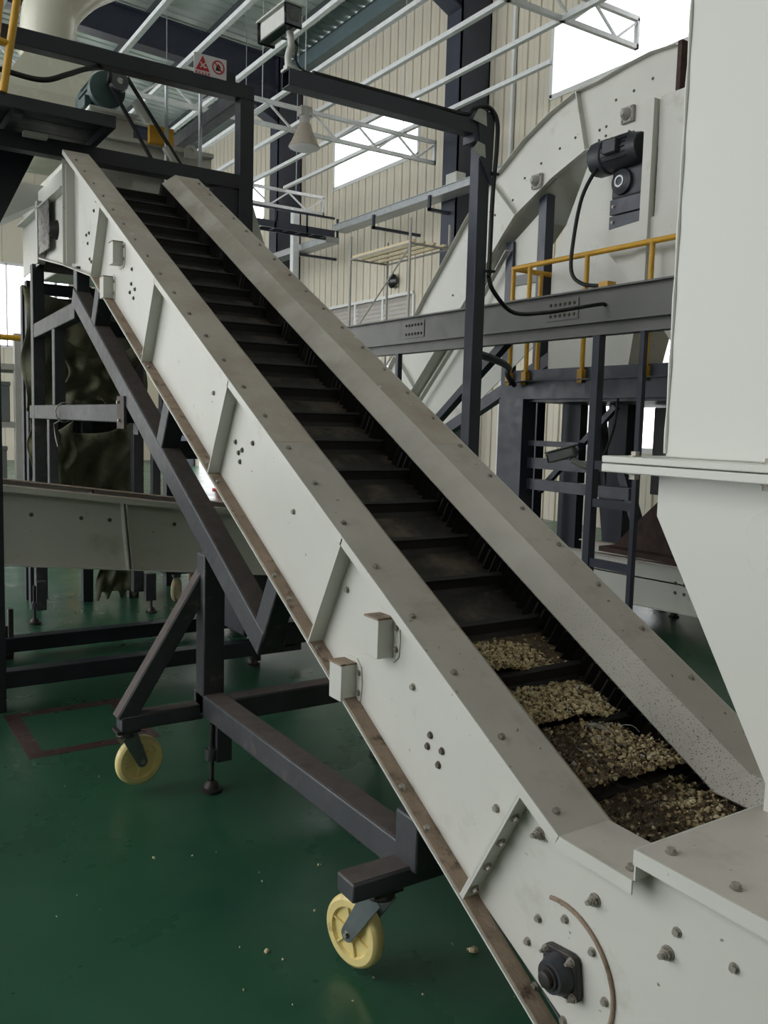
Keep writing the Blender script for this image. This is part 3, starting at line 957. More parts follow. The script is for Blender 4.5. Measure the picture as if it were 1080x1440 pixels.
# ================================================================== WASTE ON THE BELT
def chunk(m, c, r, mi):
    """an irregular crumb: squashed, jittered octahedron with cut corners"""
    q = Matrix.Rotation(random.random() * 6.28, 3, Vector((random.random() - .5, random.random() - .5, random.random() - .5)).normalized())
    sx, sy, sz = r * random.uniform(.7, 1.3), r * random.uniform(.6, 1.2), r * random.uniform(.45, .9)
    vs = []
    for i in range(6):
        t = 2 * math.pi * i / 6
        vs.append(Vector((math.cos(t) * sx, math.sin(t) * sy, random.uniform(-.25, .25) * sz)))
    for z in (1, -1):
        for i in range(3):
            t = 2 * math.pi * i / 3 + 0.5
            vs.append(Vector((math.cos(t) * sx * .55, math.sin(t) * sy * .55, z * sz * random.uniform(.7, 1))))
    vs = [q @ v * random.uniform(.85, 1.15) + Vector(c) for v in vs]
    fs = [(6, 7, 8), (11, 10, 9)]
    ring = [(6, 0, 1), (6, 1, 7), (7, 1, 2), (7, 2, 3), (7, 3, 8), (8, 3, 4), (8, 4, 5), (8, 5, 6), (6, 5, 0),
            (9, 1, 0), (9, 10, 1), (10, 2, 1), (10, 3, 2), (10, 11, 3), (11, 4, 3), (11, 5, 4), (11, 9, 5), (9, 0, 5)]
    m.add(vs, fs + ring, mi)


def hsh(a, b):
    return math.sin(a * 12.9 + b * 78.2) * 0.5 + math.sin(a * 41.7 - b * 23.1) * 0.3 + math.sin(a * 87.1 + b * 61.3) * 0.2


WM = ['waste_base', 'waste_pale', 'waste_cream', 'waste_brown', 'waste_dark', 'plastic_film']


def heap(name, label, s0, s1, hfun, mix, count, rmin, rmax, x0=1.44, x1=1.86, extra=None):
    """a heap lying on the belt; hfun(u, v) gives its height above the belt"""
    m = MB()
    nu, nv = 36, 26
    vs, fs = [], []

    def top(u, v):
        x = x0 + (x1 - x0) * u
        s = s0 + (s1 - s0) * v
        h = hfun(u, v)
        h = max(0.0005, h + (0.006 * hsh(x * 5, s * 5) if h > 0.004 else 0))
        return Vector(K(x, s, BW_ + h)), h
    for j in range(nv + 1):
        for i in range(nu + 1):
            vs.append(top(i / nu, j / nv)[0])
    for j in range(nv):
        for i in range(nu):
            a = j * (nu + 1) + i
            fs.append((a, a + 1, a + nu + 2, a + nu + 1))
    m.add(vs, fs, 0)
    k = 0
    tries = 0
    while k < count and tries < count * 8:
        tries += 1
        u, v = random.random(), random.random()
        p, h = top(u, v)
        if h < 0.006:
            if random.random() > 0.03:
                continue
        w = mix(u, v)
        t = random.random() * sum(w)
        mi = 1
        for j, ww in enumerate(w):
            t -= ww
            if t <= 0:
                mi = j + 1
                break
        r = rmin + (rmax - rmin) * random.random() ** 2.0
        r *= (0.75 if mi in (3, 4) else 1.0)
        chunk(m, p + Vector(KN) * (r * random.uniform(-.1, .45)), r, mi)
        k += 1
    if extra:
        extra(m)
    o = m.build(name, WM, None, smooth=False)
    o['label'] = label
    o['category'] = 'food waste'
    o['kind'] = 'stuff'
    return o


def pocket(fill, lean):
    """waste lying in the wedge over a cleat: level top, falling off to the right"""
    def f(u, v):
        lvl = fill * 0.085 * (1 - v * 1.02) * max(0.0, 1 - max(0, u - lean) * 1.7)
        return lvl + (0.012 * (hsh(u * 2.0, v * 1.3)) if lvl > 0.012 else 0)
    return f


heap('waste_heap', 'crumbly pale yellow food waste in the pocket over the uppermost loaded cleat', CLEATS[3] + 0.008, CLEATS[3] + 0.185, pocket(0.86, 0.3),
     lambda u, v: (5, 4, 1.6, 1.6 if u < .3 else .4, 0.1), 2600, 0.0025, 0.0075)
heap('waste_heap', 'crumbly pale food waste filling the second loaded belt pocket', CLEATS[2] + 0.008, CLEATS[2] + 0.2, pocket(1.0, 0.55),
     lambda u, v: (5, 4, 2.2, .4, 0.1), 3000, 0.0025, 0.0085)


def fibres(cx, cs, n, mi, L, rad, spread):
    def g(m):
        for i in range(n):
            x, s, w = cx + random.gauss(0, spread), cs + random.gauss(0, spread), BW_ + 0.085 + random.uniform(0, .015)
            a = random.random() * 6.28
            pts = []
            for k in range(6):
                pts.append(K(x, s, w))
                a += random.uniform(-.7, .7)
                x += math.cos(a) * L / 6
                s += math.sin(a) * L / 6
                w += random.uniform(-.008, .01)
            m.tube(pts, rad, 4, mi)
    return g


def brown_extra(m):
    # clear film ribbon trailing over the cleat
    pts = [K(1.60 + .03 * i, CLEATS[2] + 0.02 - 0.014 * i * (1 if i < 6 else 1.4), CW + 0.02 - 0.012 * abs(i - 3)) for i in range(9)]
    m.tube(pts, [0.004, 0.005, 0.006, 0.006, 0.006, 0.005, 0.005, 0.004, 0.003], 6, 5)
    fibres(1.66, CLEATS[1] + .1, 9, 5, 0.08, 0.0008, 0.05)(m)
    fibres(1.62, CLEATS[1] + .03, 10, 4, 0.08, 0.0008, 0.035)(m)


heap('waste_heap', 'brown muddy food waste mixed with pale lumps and torn film on the belt', CLEATS[1] + 0.006, CLEATS[1] + 0.212,
     lambda u, v: (0.098 * (1 - v * 0.42) if u < .45 else 0.098 * (1 - v * 0.42) - 0.05 * (u - .45) * (0.5 + v)) + 0.014 * hsh(u * 1.5, v * 1.1) - (0.03 if u > .85 and v > .6 else 0),
     lambda u, v: (0.8, 0.5, 13, 1.2, .15) if u < .45 else (4, 3, 4, .6, .2), 4200, 0.0022, 0.008, extra=brown_extra)


def tail_extra(m):
    # ragged tuft of hair-like fibre and a piece of fork-like plastic
    fibres(1.62, CLEATS[0] + .07, 26, 4, 0.07, 0.0008, 0.025)(m)
    fibres(1.68, CLEATS[0] - .05, 8, 5, 0.07, 0.0008, 0.06)(m)
    for i in range(9):
        b = Vector(K(1.60 + i * 0.0065, CLEATS[0] + 0.13, BW_ + 0.10))
        m.bar(b, b + Vector((0.004, -0.006, -0.055)), 0.0016, 0.0016, mi=4)
    b = Vector(K(1.60, CLEATS[0] + 0.13, BW_ + 0.10))
    m.bar(b, b + Vector((0.054, 0, 0)), 0.006, 0.004, mi=4)
    m.tube([K(1.50, CLEATS[0] + .16, CW + .01), K(1.53, CLEATS[0] + .06, CW + .015), K(1.56, CLEATS[0] - .08, CW + .012)], 0.0012, 5, 1)
    for (x, s) in ((1.70, -0.06), (1.62, -0.10), (1.66, -0.02)):
        chunk(m, K(x, CLEATS[0] + s, BW_ + 0.095), 0.017, 2)


heap('waste_heap', 'dark wet food waste with pale lumps in the tail trough of the conveyor', 1.10, CLEATS[0] + 0.205,
     lambda u, v: 0.035 + 0.09 * (1 - v * 0.62) + 0.014 * hsh(u * 1.4, v * 1.2) - (0.03 if v > .8 else 0),
     lambda u, v: (0.6, 0.6, 9, 4, .1) if u < .55 else (4, 3.4, 6, 1.5, .3), 6500, 0.0022, 0.0078, x1=1.868, extra=tail_extra)
cr = MB()
for (x, y, n) in ((1.32, 1.62, 1), (1.2, 1.45, 2), (0.92, 2.15, 3), (1.05, 1.95, 3), (1.5, 1.75, 5), (1.0, 2.6, 4), (1.25, 2.5, 3), (0.6, 2.6, 3), (0.9, 3.6, 3), (1.25, 1.25, 7)):
    for i in range(n):
        r = random.uniform(.002, .0055)
        chunk(cr, (x + random.gauss(0, .1), y + random.gauss(0, .1), r * .5), r, 2)
chunk(cr, (1.52, 1.80, 0.008), 0.013, 2)
chunk(cr, (1.015, 2.10, 0.004), 0.008, 2)
cr = cr.build('floor_crumbs', WM, smooth=False)
cr['label'] = 'scattered pale crumbs on the green floor'
cr['category'] = 'crumbs'
cr['kind'] = 'stuff'

# ================================================================== FEED TOWER
TX = 1.62
TW = thing('feed_tower', 'tall pale green-grey steel feed tower with a flanged joint and tapering hopper foot', 'hopper', (2.1, 0.4, 0.722))
MB().box(TX, 2.55, -0.55, 1.312, 1.44, 5.2).build('shaft', 'tower_paint', TW, bevel=0.004)
MB().tube([(TX, 1.312, 1.45 + 0.05 * i) for i in range(70)], [0.0045 + 0.0012 * math.sin(i * 2.1) for i in range(70)], 8).build('weld_seam', 'tower_paint', TW)
for (z0, z1) in ((1.424, 1.44), (1.402, 1.422)):
    MB().box(TX - 0.085, 2.63, -0.65, 1.425, z0, z1).build('flange', 'tower_paint', TW, bevel=0.003)
for y in (1.36, 1.02, 0.7, 0.4):
    place(BOLT, 'bolt', TW, (TX - 0.045, y, 1.44), (0, 0, 1), 1.5)
    place(BOLT, 'bolt', TW, (TX - 0.045, y, 1.402), (0, 0, -1), 1.8)
hp = MB()
top = [(TX, -0.5, 1.402), (2.5, -0.5, 1.402), (2.5, 1.325, 1.402), (TX, 1.325, 1.402)]
mid = [(TX, -0.5, 1.305), (2.5, -0.5, 1.305), (2.5, 1.325, 1.305), (TX, 1.325, 1.305)]
bot = [(TX, 0.15, 0.78), (2.0, 0.15, 0.78), (2.0, 1.008, 0.78), (TX, 1.008, 0.78)]
neck = [(p[0], p[1], 0.722) for p in bot]
hp.add(top + mid + bot + neck, [(0, 1, 2, 3), (15, 14, 13, 12)] + [(r * 4 + i, r * 4 + (i + 1) % 4, r * 4 + 4 + (i + 1) % 4, r * 4 + 4 + i) for r in range(3) for i in range(4)])
hp.build('hopper_foot', 'tower_paint', TW, smooth=False)

# ================================================================== CAMERA POST WITH BOOM
CP = thing('camera_post', 'navy steel post with a long boom reaching out over the belt', 'post', (3.2, 4.0, 0))
px0, px1, py0, py1 = 3.155, 3.235, 3.955, 4.035
m = MB()
m.box(px0, px1, py0, py1, 0.012, 3.08)
m.build('upright', 'navy_paint', CP, bevel=0.004)
MB().box(px0 - 0.06, px1 + 0.06, py0 - 0.06, py1 + 0.06, 0, 0.012).build('base_plate', 'navy_paint', CP)
m = MB()
zb = 3.122
m.box(1.965, 3.16, 3.955, 3.960, zb, zb + 0.08).box(1.965, 3.16, 4.030, 4.035, zb, zb + 0.08).box(1.965, 3.16, 3.960, 4.030, zb, zb + 0.005).box(1.965, 3.16, 3.960, 4.030, zb + 0.075, zb + 0.08)
m.build('boom', 'navy_paint', CP, smooth=False)
MB().prism([(3.155, 3.943, 3.0), (3.24, 3.943, 2.86), (3.25, 3.943, 3.26), (3.13, 3.943, 3.24)], (0, 0.012, 0)).build('gusset', 'navy_paint', CP, smooth=False)
MB().box(3.11, 3.25, 3.95, 4.05, 3.08, 3.122).build('cap_plate', 'navy_paint', CP)
for (z0, z1) in ((3.03, 3.09), (3.20, 3.27)):
    MB().prism([(3.09, 3.938, z0 - .01), (3.19, 3.938, z0 - .03), (3.18, 3.938, z1 - 0.02), (3.13, 3.938, z1 - .01)], (0, 0.004, 0)).build('primer_patch', 'cam_white', CP, smooth=False)
cb = [(2.10, 3.97, 3.212), (2.4, 3.965, 3.21), (2.8, 3.965, 3.21), (3.05, 3.96, 3.212), (3.10, 3.95, 3.25), (3.19, 3.94, 3.275), (3.255, 3.935, 3.22), (3.268, 3.94, 3.08), (3.255, 3.945, 2.8), (3.25, 3.945, 2.4), (3.25, 3.945, 2.35)]


def smooth_path(p, k=6):
    p = [Vector(q) for q in p]
    out = []
    for i in range(len(p) - 1):
        a, b, c, d = p[max(i - 1, 0)], p[i], p[i + 1], p[min(i + 2, len(p) - 1)]
        for j in range(k):
            t = j / k
            out.append(0.5 * ((2 * b) + (c - a) * t + (2 * a - 5 * b + 4 * c - d) * t * t + (3 * b - a - 3 * c + d) * t ** 3))
    out.append(p[-1])
    return out


cb += [(3.30, 3.95, 2.27), (3.55, 4.06, 2.19), (3.95, 4.2, 2.24), (4.3, 4.27, 2.31), (4.55, 4.3, 2.36), (4.6, 4.31, 2.36)]
tag(MB().tube(smooth_path(cb), 0.013, 10).build('power_cable', 'cable_black'), 'black cable along the boom and down the post to the grey platform beam', 'cable')
for z in (2.92, 2.38):
    MB().box(3.23, 3.285, 3.93, 3.965, z, z + 0.012).build('cable_clip', 'cable_black', CP)
# surveillance camera on the boom
SV = thing('surveillance_camera', 'white surveillance camera with a dark hood on the end of the navy boom', 'camera', (1.99, 4.0, 3.202))
MB().cyl((1.99, 4.0, 3.202), (1.99, 4.0, 3.225), 0.032, 16).box(1.96, 2.04, 3.97, 4.04, 3.202, 3.214).build('base', 'cam_white', SV)
MB().tube(smooth_path([(1.985, 4.0, 3.21), (1.98, 4.0, 3.27), (1.995, 4.0, 3.33), (1.985, 4.0, 3.39)]), 0.018, 12).build('arm', 'cam_white', SV)
d = Vector((0.10, -1.0, 0.06)).normalized()
c0 = Vector((1.965, 4.06, 3.435))
MB().bar(c0 - d * 0.13, c0 + d * 0.11, 0.085, 0.095).build('housing', 'cam_white', SV, bevel=0.014)
MB().bar(c0 - d * 0.15 + Vector((0, 0, .052)), c0 + d * 0.125 + Vector((0, 0, .052)), 0.108, 0.010).build('sun_shield', 'cam_white', SV, bevel=0.003)
MB().bar(c0 + d * 0.105, c0 + d * 0.12, 0.10, 0.108).build('front_bezel', 'glass_black', SV, bevel=0.012)
MB().bar(c0 + d * 0.12, c0 + d * 0.122, 0.05, 0.05).build('lens', 'cabinet_grey', SV)
MB().bar(c0 - d * 0.145, c0 - d * 0.125, 0.10, 0.108).build('rear_cap', 'glass_black', SV, bevel=0.012)
MB().bar(c0 - d * 0.13 + Vector((-.02, 0, -.047)), c0 + d * 0.11 + Vector((-.02, 0, -.047)), 0.05, 0.008).build('bottom_gasket', 'glass_black', SV)
MB().tube(smooth_path([c0 - d * 0.02 + Vector((.02, 0, -.05)), (2.02, 3.99, 3.34), (2.015, 3.985, 3.26), (2.06, 3.98, 3.215), (2.2, 3.97, 3.212)]), 0.006, 8).build('lead', 'cable_black', SV)

# ================================================================== PLATFORM ON THE FAR SIDE
PB = thing('platform_beam', 'long grey steel platform beam with bolted splice plates', 'beam', (4.65, 5.5, 0))
MB().box(4.60, 4.612, 2.4, 8.6, 2.255, 2.47).build('web', 'beam_grey', PB, smooth=False)
MB().box(4.56, 4.70, 2.4, 8.6, 2.47, 2.482).build('top_flange', 'beam_grey', PB, smooth=False)
MB().box(4.56, 4.70, 2.4, 8.6, 2.243, 2.255).box(4.61, 4.70, 2.4, 8.6, 2.16, 2.243).build('bottom_flange', 'beam_grey', PB, smooth=False)
for yc in (6.62, 4.72):
    sp = MB().box(4.592, 4.60, yc - 0.16, yc + 0.16, 2.29, 2.44).build('splice_plate', 'beam_grey', PB, smooth=False)
    for i in range(6):
        for z in (2.325, 2.405):
            place(SBOLT, 'bolt', sp, (4.592, yc - 0.12 + i * 0.048, z), (-1, 0, 0), 1.6)
for (y, h, q) in ((4.38, 2.16, 0.065), (3.97, 2.16, 0.04), (7.66, 2.16, 0.08), (6.9, 2.16, 0.05)):
    MB().box(4.60, 4.60 + q, y - q / 2, y + q / 2, 0.012, h).build('column', 'navy_paint', PB, bevel=0.004)
    MB().box(4.55, 4.74, y - 0.09, y + 0.09, 0, 0.012).build('base_plate', 'navy_paint', PB)
for z in (0.55, 0.98, 1.25):
    MB().box(4.61, 4.64, 3.99, 4.35, z - 0.03, z + 0.03).build('rung', 'navy_paint', PB, smooth=False)
MB().bar((4.68, 5.4, 2.2), (4.9, 6.9, 1.35), 0.07, 0.07).build('knee_brace', 'navy_paint', PB)

PL = thing('work_platform', 'dark steel work platform with double beams behind the grey platform beam', 'platform', (6.2, 5.3, 0))
MB().box(5.60, 5.64, 3.0, 6.46, 1.77, 1.93).box(5.55, 5.64, 3.0, 6.46, 1.925, 1.935).box(5.55, 5.64, 3.0, 6.46, 1.765, 1.775).build('edge_beam', 'navy_paint', PL, smooth=False)
MB().box(5.62, 5.65, 3.0, 6.46, 1.936, 2.04).build('toe_board', 'navy_paint', PL, smooth=False)
MB().box(5.64, 7.2, 6.41, 6.46, 1.77, 1.93).build('end_beam', 'navy_paint', PL, smooth=False)
MB().box(5.61, 7.2, 3.0, 6.30, 1.74, 1.765).build('soffit', 'navy_paint', PL, smooth=False)
for i in range(12):
    MB().box(5.66, 7.2, 3.05 + i * 0.27, 3.29 + i * 0.27, 1.94, 1.965).build('deck_plank', 'strut_grey', PL, smooth=False)
for (x, y, s) in ((5.62, 6.32, 0.17), (7.1, 6.32, 0.14), (7.1, 4.3, 0.14), (6.4, 6.3, 0.1), (6.45, 5.75, 0.11), (5.65, 2.9, 0.12)):
    MB().box(x - s / 2, x + s / 2, y - s, y + s, 0, 1.765).build('column', 'navy_paint', PL, smooth=False)
for (z0, z1, y0, y1) in ((1.12, 1.22, 5.3, 6.2), (0.92, 1.02, 4.9, 6.2), (1.33, 1.38, 5.5, 6.2)):
    MB().box(5.62, 5.68, y0, y1, z0, z1).build('brace_beam', 'navy_paint', PL, smooth=False)
MB().bar((5.75, 6.1, 0.9), (5.75, 5.2, 1.7), 0.05, 0.05).build('knee_brace', 'navy_paint', PL)
MB().bar((6.6, 5.9, 0.0), (6.6, 6.2, 1.74), 0.1, 0.1).build('raking_post', 'navy_paint', PL)
MB().bar((6.45, 5.2, 0.0), (6.45, 5.0, 1.74), 0.1, 0.1).build('raking_post', 'navy_paint', PL)
MB().bar((5.9, 4.85, 0.3), (5.9, 5.25, 1.2), 0.08, 0.08).build('raking_post', 'navy_paint', PL)

RL = thing('yellow_railing', 'yellow tube safety railing round the work platform', 'railing', (5.6, 5.4, 1.97))
MB().tube([(5.6, 3.0, 3.0), (5.6, 6.44, 3.0)], 0.024, 12).build('top_rail', 'yellow_paint', RL)
MB().tube([(5.6, 6.44, 3.0), (6.6, 6.44, 3.0)], 0.024, 12).build('top_rail', 'yellow_paint', RL)
MB().tube([(6.6, 6.44, 3.0), (6.6, 5.0, 3.0)], 0.024, 12).build('top_rail', 'yellow_paint', RL)
MB().tube([(5.6, 6.44, 2.5), (6.6, 6.44, 2.5)], 0.018, 10).build('mid_rail', 'yellow_paint', RL)
for (x, y) in ((5.6, 3.3), (5.6, 4.78), (5.6, 5.48), (5.6, 6.2), (5.6, 6.43), (5.95, 6.43), (6.6, 6.3), (6.6, 5.3)):
    MB().tube([(x, y, 1.93), (x, y, 3.0)], 0.022, 12).build('upright', 'yellow_paint', RL)
    MB().box(x - 0.03, x + 0.03, y - 0.03, y + 0.03, 1.90, 2.02).build('socket', 'yellow_paint', RL)

# second camera under the platform
S2_ = thing('surveillance_camera', 'grey surveillance camera mounted under the work platform, beside the dark column', 'camera', (5.1, 5.1, 1.2))
d2 = Vector((-0.35, 0.75, -0.25)).normalized()
c2 = Vector((5.05, 5.1, 1.29))
MB().bar(c2 - d2 * 0.11, c2 + d2 * 0.12, 0.09, 0.08).build('housing', 'cabinet_grey', S2_, bevel=0.012)
MB().bar(c2 - d2 * 0.11 + Vector((0, 0, .05)), c2 + d2 * 0.15 + Vector((0, 0, .05)), 0.11, 0.012).build('sun_shield', 'cabinet_grey', S2_, bevel=0.004)
MB().bar(c2 + d2 * 0.12, c2 + d2 * 0.13, 0.085, 0.075).build('front_bezel', 'glass_black', S2_)
MB().tube(smooth_path([(5.1, 5.05, 1.25), (5.25, 5.0, 1.19), (5.62, 5.0, 1.17)]), 0.025, 10).build('arm', 'cam_white', S2_)
MB().tube(smooth_path([(5.2, 4.98, 1.2), (5.3, 4.93, 1.25), (5.45, 4.95, 1.5), (5.54, 5.0, 1.76)]), 0.012, 8).build('lead', 'cable_black', S2_)

# cabinets below the platform
tag(MB().box(6.6, 7.4, 4.75, 5.5, 0.9, 1.72).box(6.62, 7.38, 4.73, 4.75, 0.93, 1.69).build('steel_cabinet', 'cabinet_grey', bevel=0.008), 'grey steel cabinet hung under the work platform', 'cabinet')
tag(MB().prism([(5.3, 4.75, 0.58), (5.3, 3.6, 0.58), (5.3, 3.6, 0.78), (5.3, 4.15, 1.14)], (0.44, 0, 0)).box(5.17, 5.80, 3.6, 4.78, 0.541, 0.58).build('rust_chute', 'rust_chute', smooth=False), 'rust brown wedge shaped chute beside the feed tower', 'chute')

# ================================================================== LOW TROUGH CONVEYOR ON THE FAR SIDE
LC = thing('trough_conveyor', 'low cream trough conveyor on levelling feet under the work platform', 'conveyor', (5.3, 4.5, 0))
for x in (5.2, 5.78):
    MB().prism([(x, 5.55, 0.50), (x, 3.2, 0.53), (x, 3.2, 0.22), (x, 4.45, 0.17), (x, 5.55, 0.14)], (0.006, 0, 0)).build('side_panel', 'cream_paint', LC, smooth=False)
    MB().hexa([(x - 0.04, 3.2, 0.53), (x + 0.03, 3.2, 0.53), (x + 0.03, 5.55, 0.50), (x - 0.04, 5.55, 0.50), (x - 0.04, 3.2, 0.54), (x + 0.03, 3.2, 0.54), (x + 0.03, 5.55, 0.51), (x - 0.04, 5.55, 0.51)]).build('top_plate', 'dusty_top', LC, smooth=False)
    MB().hexa([(x - 0.03, 3.2, 0.215), (x + 0.02, 3.2, 0.215), (x + 0.02, 5.55, 0.135), (x - 0.03, 5.55, 0.135), (x - 0.03, 3.2, 0.222), (x + 0.02, 3.2, 0.222), (x + 0.02, 5.55, 0.142), (x - 0.03, 5.55, 0.142)]).build('bottom_flange', 'cream_paint', LC, smooth=False)
MB().hexa([(5.2, 3.2, 0.40), (5.78, 3.2, 0.40), (5.78, 5.55, 0.37), (5.2, 5.55, 0.37), (5.2, 3.2, 0.41), (5.78, 3.2, 0.41), (5.78, 5.55, 0.38), (5.2, 5.55, 0.38)]).build('belt', 'rubber', LC, smooth=False)
for (y, z) in ((4.05, .40), (3.97, .40), (4.05, .33), (3.97, .33), (3.86, .43), (4.45, .42)):
    place(SBOLT, 'bolt', LC, (5.2, y, z), (-1, 0, 0), 1.5)
for (x, y) in ((5.77, 4.49), (5.25, 3.5), (5.25, 5.3), (5.77, 3.4)):
    foot(x, y, x + 0.02, 0.25, LC, boss=0.12)

# ================================================================== GOOSENECK CONVEYOR
GN = thing('gooseneck_conveyor', 'big cream gooseneck conveyor arching up in front of the high window', 'conveyor', (6.35, 8, 0))
outer = [(4.97, 4.64), (5.22, 4.66), (5.5, 4.64), (5.8, 4.60), (6.07, 4.59), (6.42, 4.49), (6.78, 4.33), (7.15, 4.10), (7.28, 4.06), (7.66, 3.72), (8.03, 3.34), (8.4, 2.97), (8.97, 2.34), (10.95, 0.15)]
inner = [(10.45, 0.15), (8.55, 1.93), (7.68, 2.78), (7.02, 3.46), (6.85, 3.62), (6.33, 3.88), (5.92, 4.03), (5.56, 4.03), (5.22, 4.02), (4.97, 4.02)]
for x in (6.0, 6.65):
    ex = (0.006, 0, 0)
    g = [(outer[0:5], inner[6:]), (outer[4:9], inner[4:7]), (outer[8:], inner[:5])]
    for (o_, i_) in g:
        MB().prism([(x, a, b) for a, b in o_] + [(x, a, b) for a, b in i_], ex).build('side_panel', 'cream_paint', GN, smooth=False)


def ribbon(pts, x0, x1, t=0.006):
    m = MB()
    for i in range(len(pts) - 1):
        (a, b), (c, d) = pts[i], pts[i + 1]
        m.hexa([(x0, a, b), (x1, a, b), (x1, c, d), (x0, c, d), (x0, a, b + t), (x1, a, b + t), (x1, c, d + t), (x0, c, d + t)])
    return m


ribbon(outer, 5.94, 6.01).build('edge_flange', 'cream_paint', GN)
ribbon(outer, 6.64, 6.71).build('edge_flange', 'cream_paint', GN)
ribbon(outer, 6.01, 6.65).build('cover', 'cream_paint', GN)
ribbon(inner, 5.94, 6.01).build('edge_flange', 'cream_paint', GN)
ribbon(inner, 5.99, 6.65).build('underside', 'cream_paint', GN)
for (a, b) in (((6.07, 4.59), (5.92, 4.03)), ((7.28, 4.06), (6.85, 3.62)), ((8.97, 2.34), (8.55, 1.93))):
    MB().bar((5.97, a[0], a[1]), (5.97, b[0], b[1]), 0.06, 0.012, up=(0, 1, 0)).build('rib', 'cream_paint', GN, smooth=False)
MB().box(5.99, 6.66, 4.93, 4.97, 3.6, 4.68).build('end_plate', 'rust_chute', GN)
for (y, z) in ((5.46, 4.23), (6.58, 3.905)):
    g = bpy.data.objects.new('bearing', None)
    COL.objects.link(g)
    g.location = (6, y, z)
    adopt(g, GN)
    MB().box(5.965, 6.0, y - 0.07, y + 0.07, z - 0.07, z + 0.07).build('flange_block', 'grey_box', g, bevel=0.01)
    MB().lathe((5.965, y, z), (-1, 0, 0), [(0, 0.055), (0.03, 0.045), (0.05, 0.025), (0.06, 0.02)], 20).build('housing', 'grey_box', g)
    for i in range(4):
        place(BOLT, 'bolt', g, (5.965, y + (0.05 if i % 2 else -0.05), z + (0.05 if i > 1 else -0.05)), (-1, 0, 0), 1.2)
for (y, z) in ((5.62, 4.4), (5.42, 4.42), (5.22, 4.46), (5.65, 4.08), (5.45, 4.09), (5.25, 4.1), (5.8, 4.19), (5.72, 4.2), (5.8, 4.1), (5.72, 4.12), (6.1, 4.2), (6.3, 4.15), (6.55, 4.07), (6.78, 3.98), (6.95, 3.8),
               (7.3, 3.75), (7.22, 3.70), (7.3, 3.65), (7.38, 3.7), (7.55, 3.35), (7.9, 2.95), (8.3, 2.5)):
    place(SBOLT, 'bolt', GN, (6.0, y, z), (-1, 0, 0), 1.5)
# steelwork that carries it
for (p, q) in (((6.1, 6.55, 0), (6.1, 6.55, 3.78)), ((6.1, 7.02, 0), (6.1, 7.02, 3.4)), ((6.55, 6.55, 0), (6.55, 6.55, 3.78))):
    MB().bar(p, q, 0.11, 0.11, up=(0, 1, 0)).build('support_post', 'navy_paint', GN, bevel=0.004)
MB().bar((6.1, 6.55, 3.0), (6.1, 7.02, 3.0), 0.08, 0.1).build('support_tie', 'beam_grey', GN)
MB().bar((6.1, 6.0, 2.35), (6.1, 8.6, 1.2), 0.1, 0.12).build('support_brace', 'navy_paint', GN)
MB().prism([(6.08, 7.0, 3.40), (6.08, 6.5, 3.70), (6.08, 6.5, 2.4), (6.08, 8.35, 1.2), (6.08, 8.6, 1.85)], (0.01, 0, 0)).build('lower_panel', 'cream_paint', GN, smooth=False)
ribbon([(7.0, 3.3), (7.62, 2.6), (8.45, 1.8), (10.0, 0.3)], 5.97, 6.03, 0.012).build('return_flange', 'cream_paint', GN)
# chute below its head
DC = thing('discharge_chute', 'grey tapering discharge chute hanging below the head of the gooseneck conveyor', 'chute', (6.3, 5.6, 1.97))
m = MB()
t4 = [(6.02, 5.0, 4.0), (6.63, 5.0, 4.0), (6.63, 5.9, 4.0), (6.02, 5.9, 4.0)]
b4 = [(6.02, 5.35, 1.97), (6.45, 5.35, 1.97), (6.45, 6.35, 1.97), (6.02, 6.35, 1.97)]
m4 = [(6.02, 5.15, 3.3), (6.63, 5.15, 3.3), (6.63, 6.35, 3.1), (6.02, 6.35, 3.1)]
m.add(t4 + m4 + b4, [(0, 1, 2, 3), (11, 10, 9, 8)] + [(r * 4 + i, r * 4 + (i + 1) % 4, r * 4 + 4 + (i + 1) % 4, r * 4 + 4 + i) for r in range(2) for i in range(4)])
m.build('body', 'cream_paint', DC, smooth=False)
# vertical casing under the head, next to the feed tower
VC = thing('elevator_casing', 'cream vertical steel casing with a slanting hopper mouth behind the yellow railing', 'casing', (6.0, 4.6, 1.97))
MB().box(5.76, 6.3, 3.6, 4.92, 3.1, 4.18).build('casing', 'cream_paint', VC, bevel=0.004)
MB().box(5.70, 5.77, 4.93, 5.02, 2.6, 4.16).build('corner_angle', 'cream_paint', VC)
MB().prism([(5.735, 5.56, 3.19), (5.735, 3.6, 3.32), (5.735, 3.6, 1.97), (5.735, 4.45, 1.97), (5.735, 5.07, 2.71)], (0.26, 0, 0)).build('hopper_mouth', 'cream_paint', VC, smooth=False)

# geared motor
GM = thing('geared_motor', 'dark grey geared motor on a bracket under the gooseneck conveyor head', 'motor', (5.9, 5.3, 3.2))
MB().box(5.80, 6.01, 5.10, 5.44, 3.22, 3.33).box(5.80, 6.01, 5.10, 5.44, 3.345, 3.47).build('bracket', 'navy_paint', GM, smooth=False)
for (y, z) in ((5.40, 3.28), (5.40, 3.41)):
    place(BOLT, 'bolt', GM, (5.80, y, z), (-1, 0, 0), 1.8)
MB().box(5.86, 6.015, 5.10, 5.50, 3.47, 3.80).build('gearbox', 'motor_dark', GM, bevel=0.04)
MB().cyl((5.87, 5.22, 3.72), (6.01, 5.22, 3.72), 0.19, 28).build('gear_case', 'motor_dark', GM, bevel=0.02)
MB().lathe((5.86, 5.36, 3.62), (-1, 0, 0), [(0, 0.11), (0.03, 0.105), (0.045, 0.07), (0.05, 0.06)], 28).build('output_cover', 'motor_dark', GM)
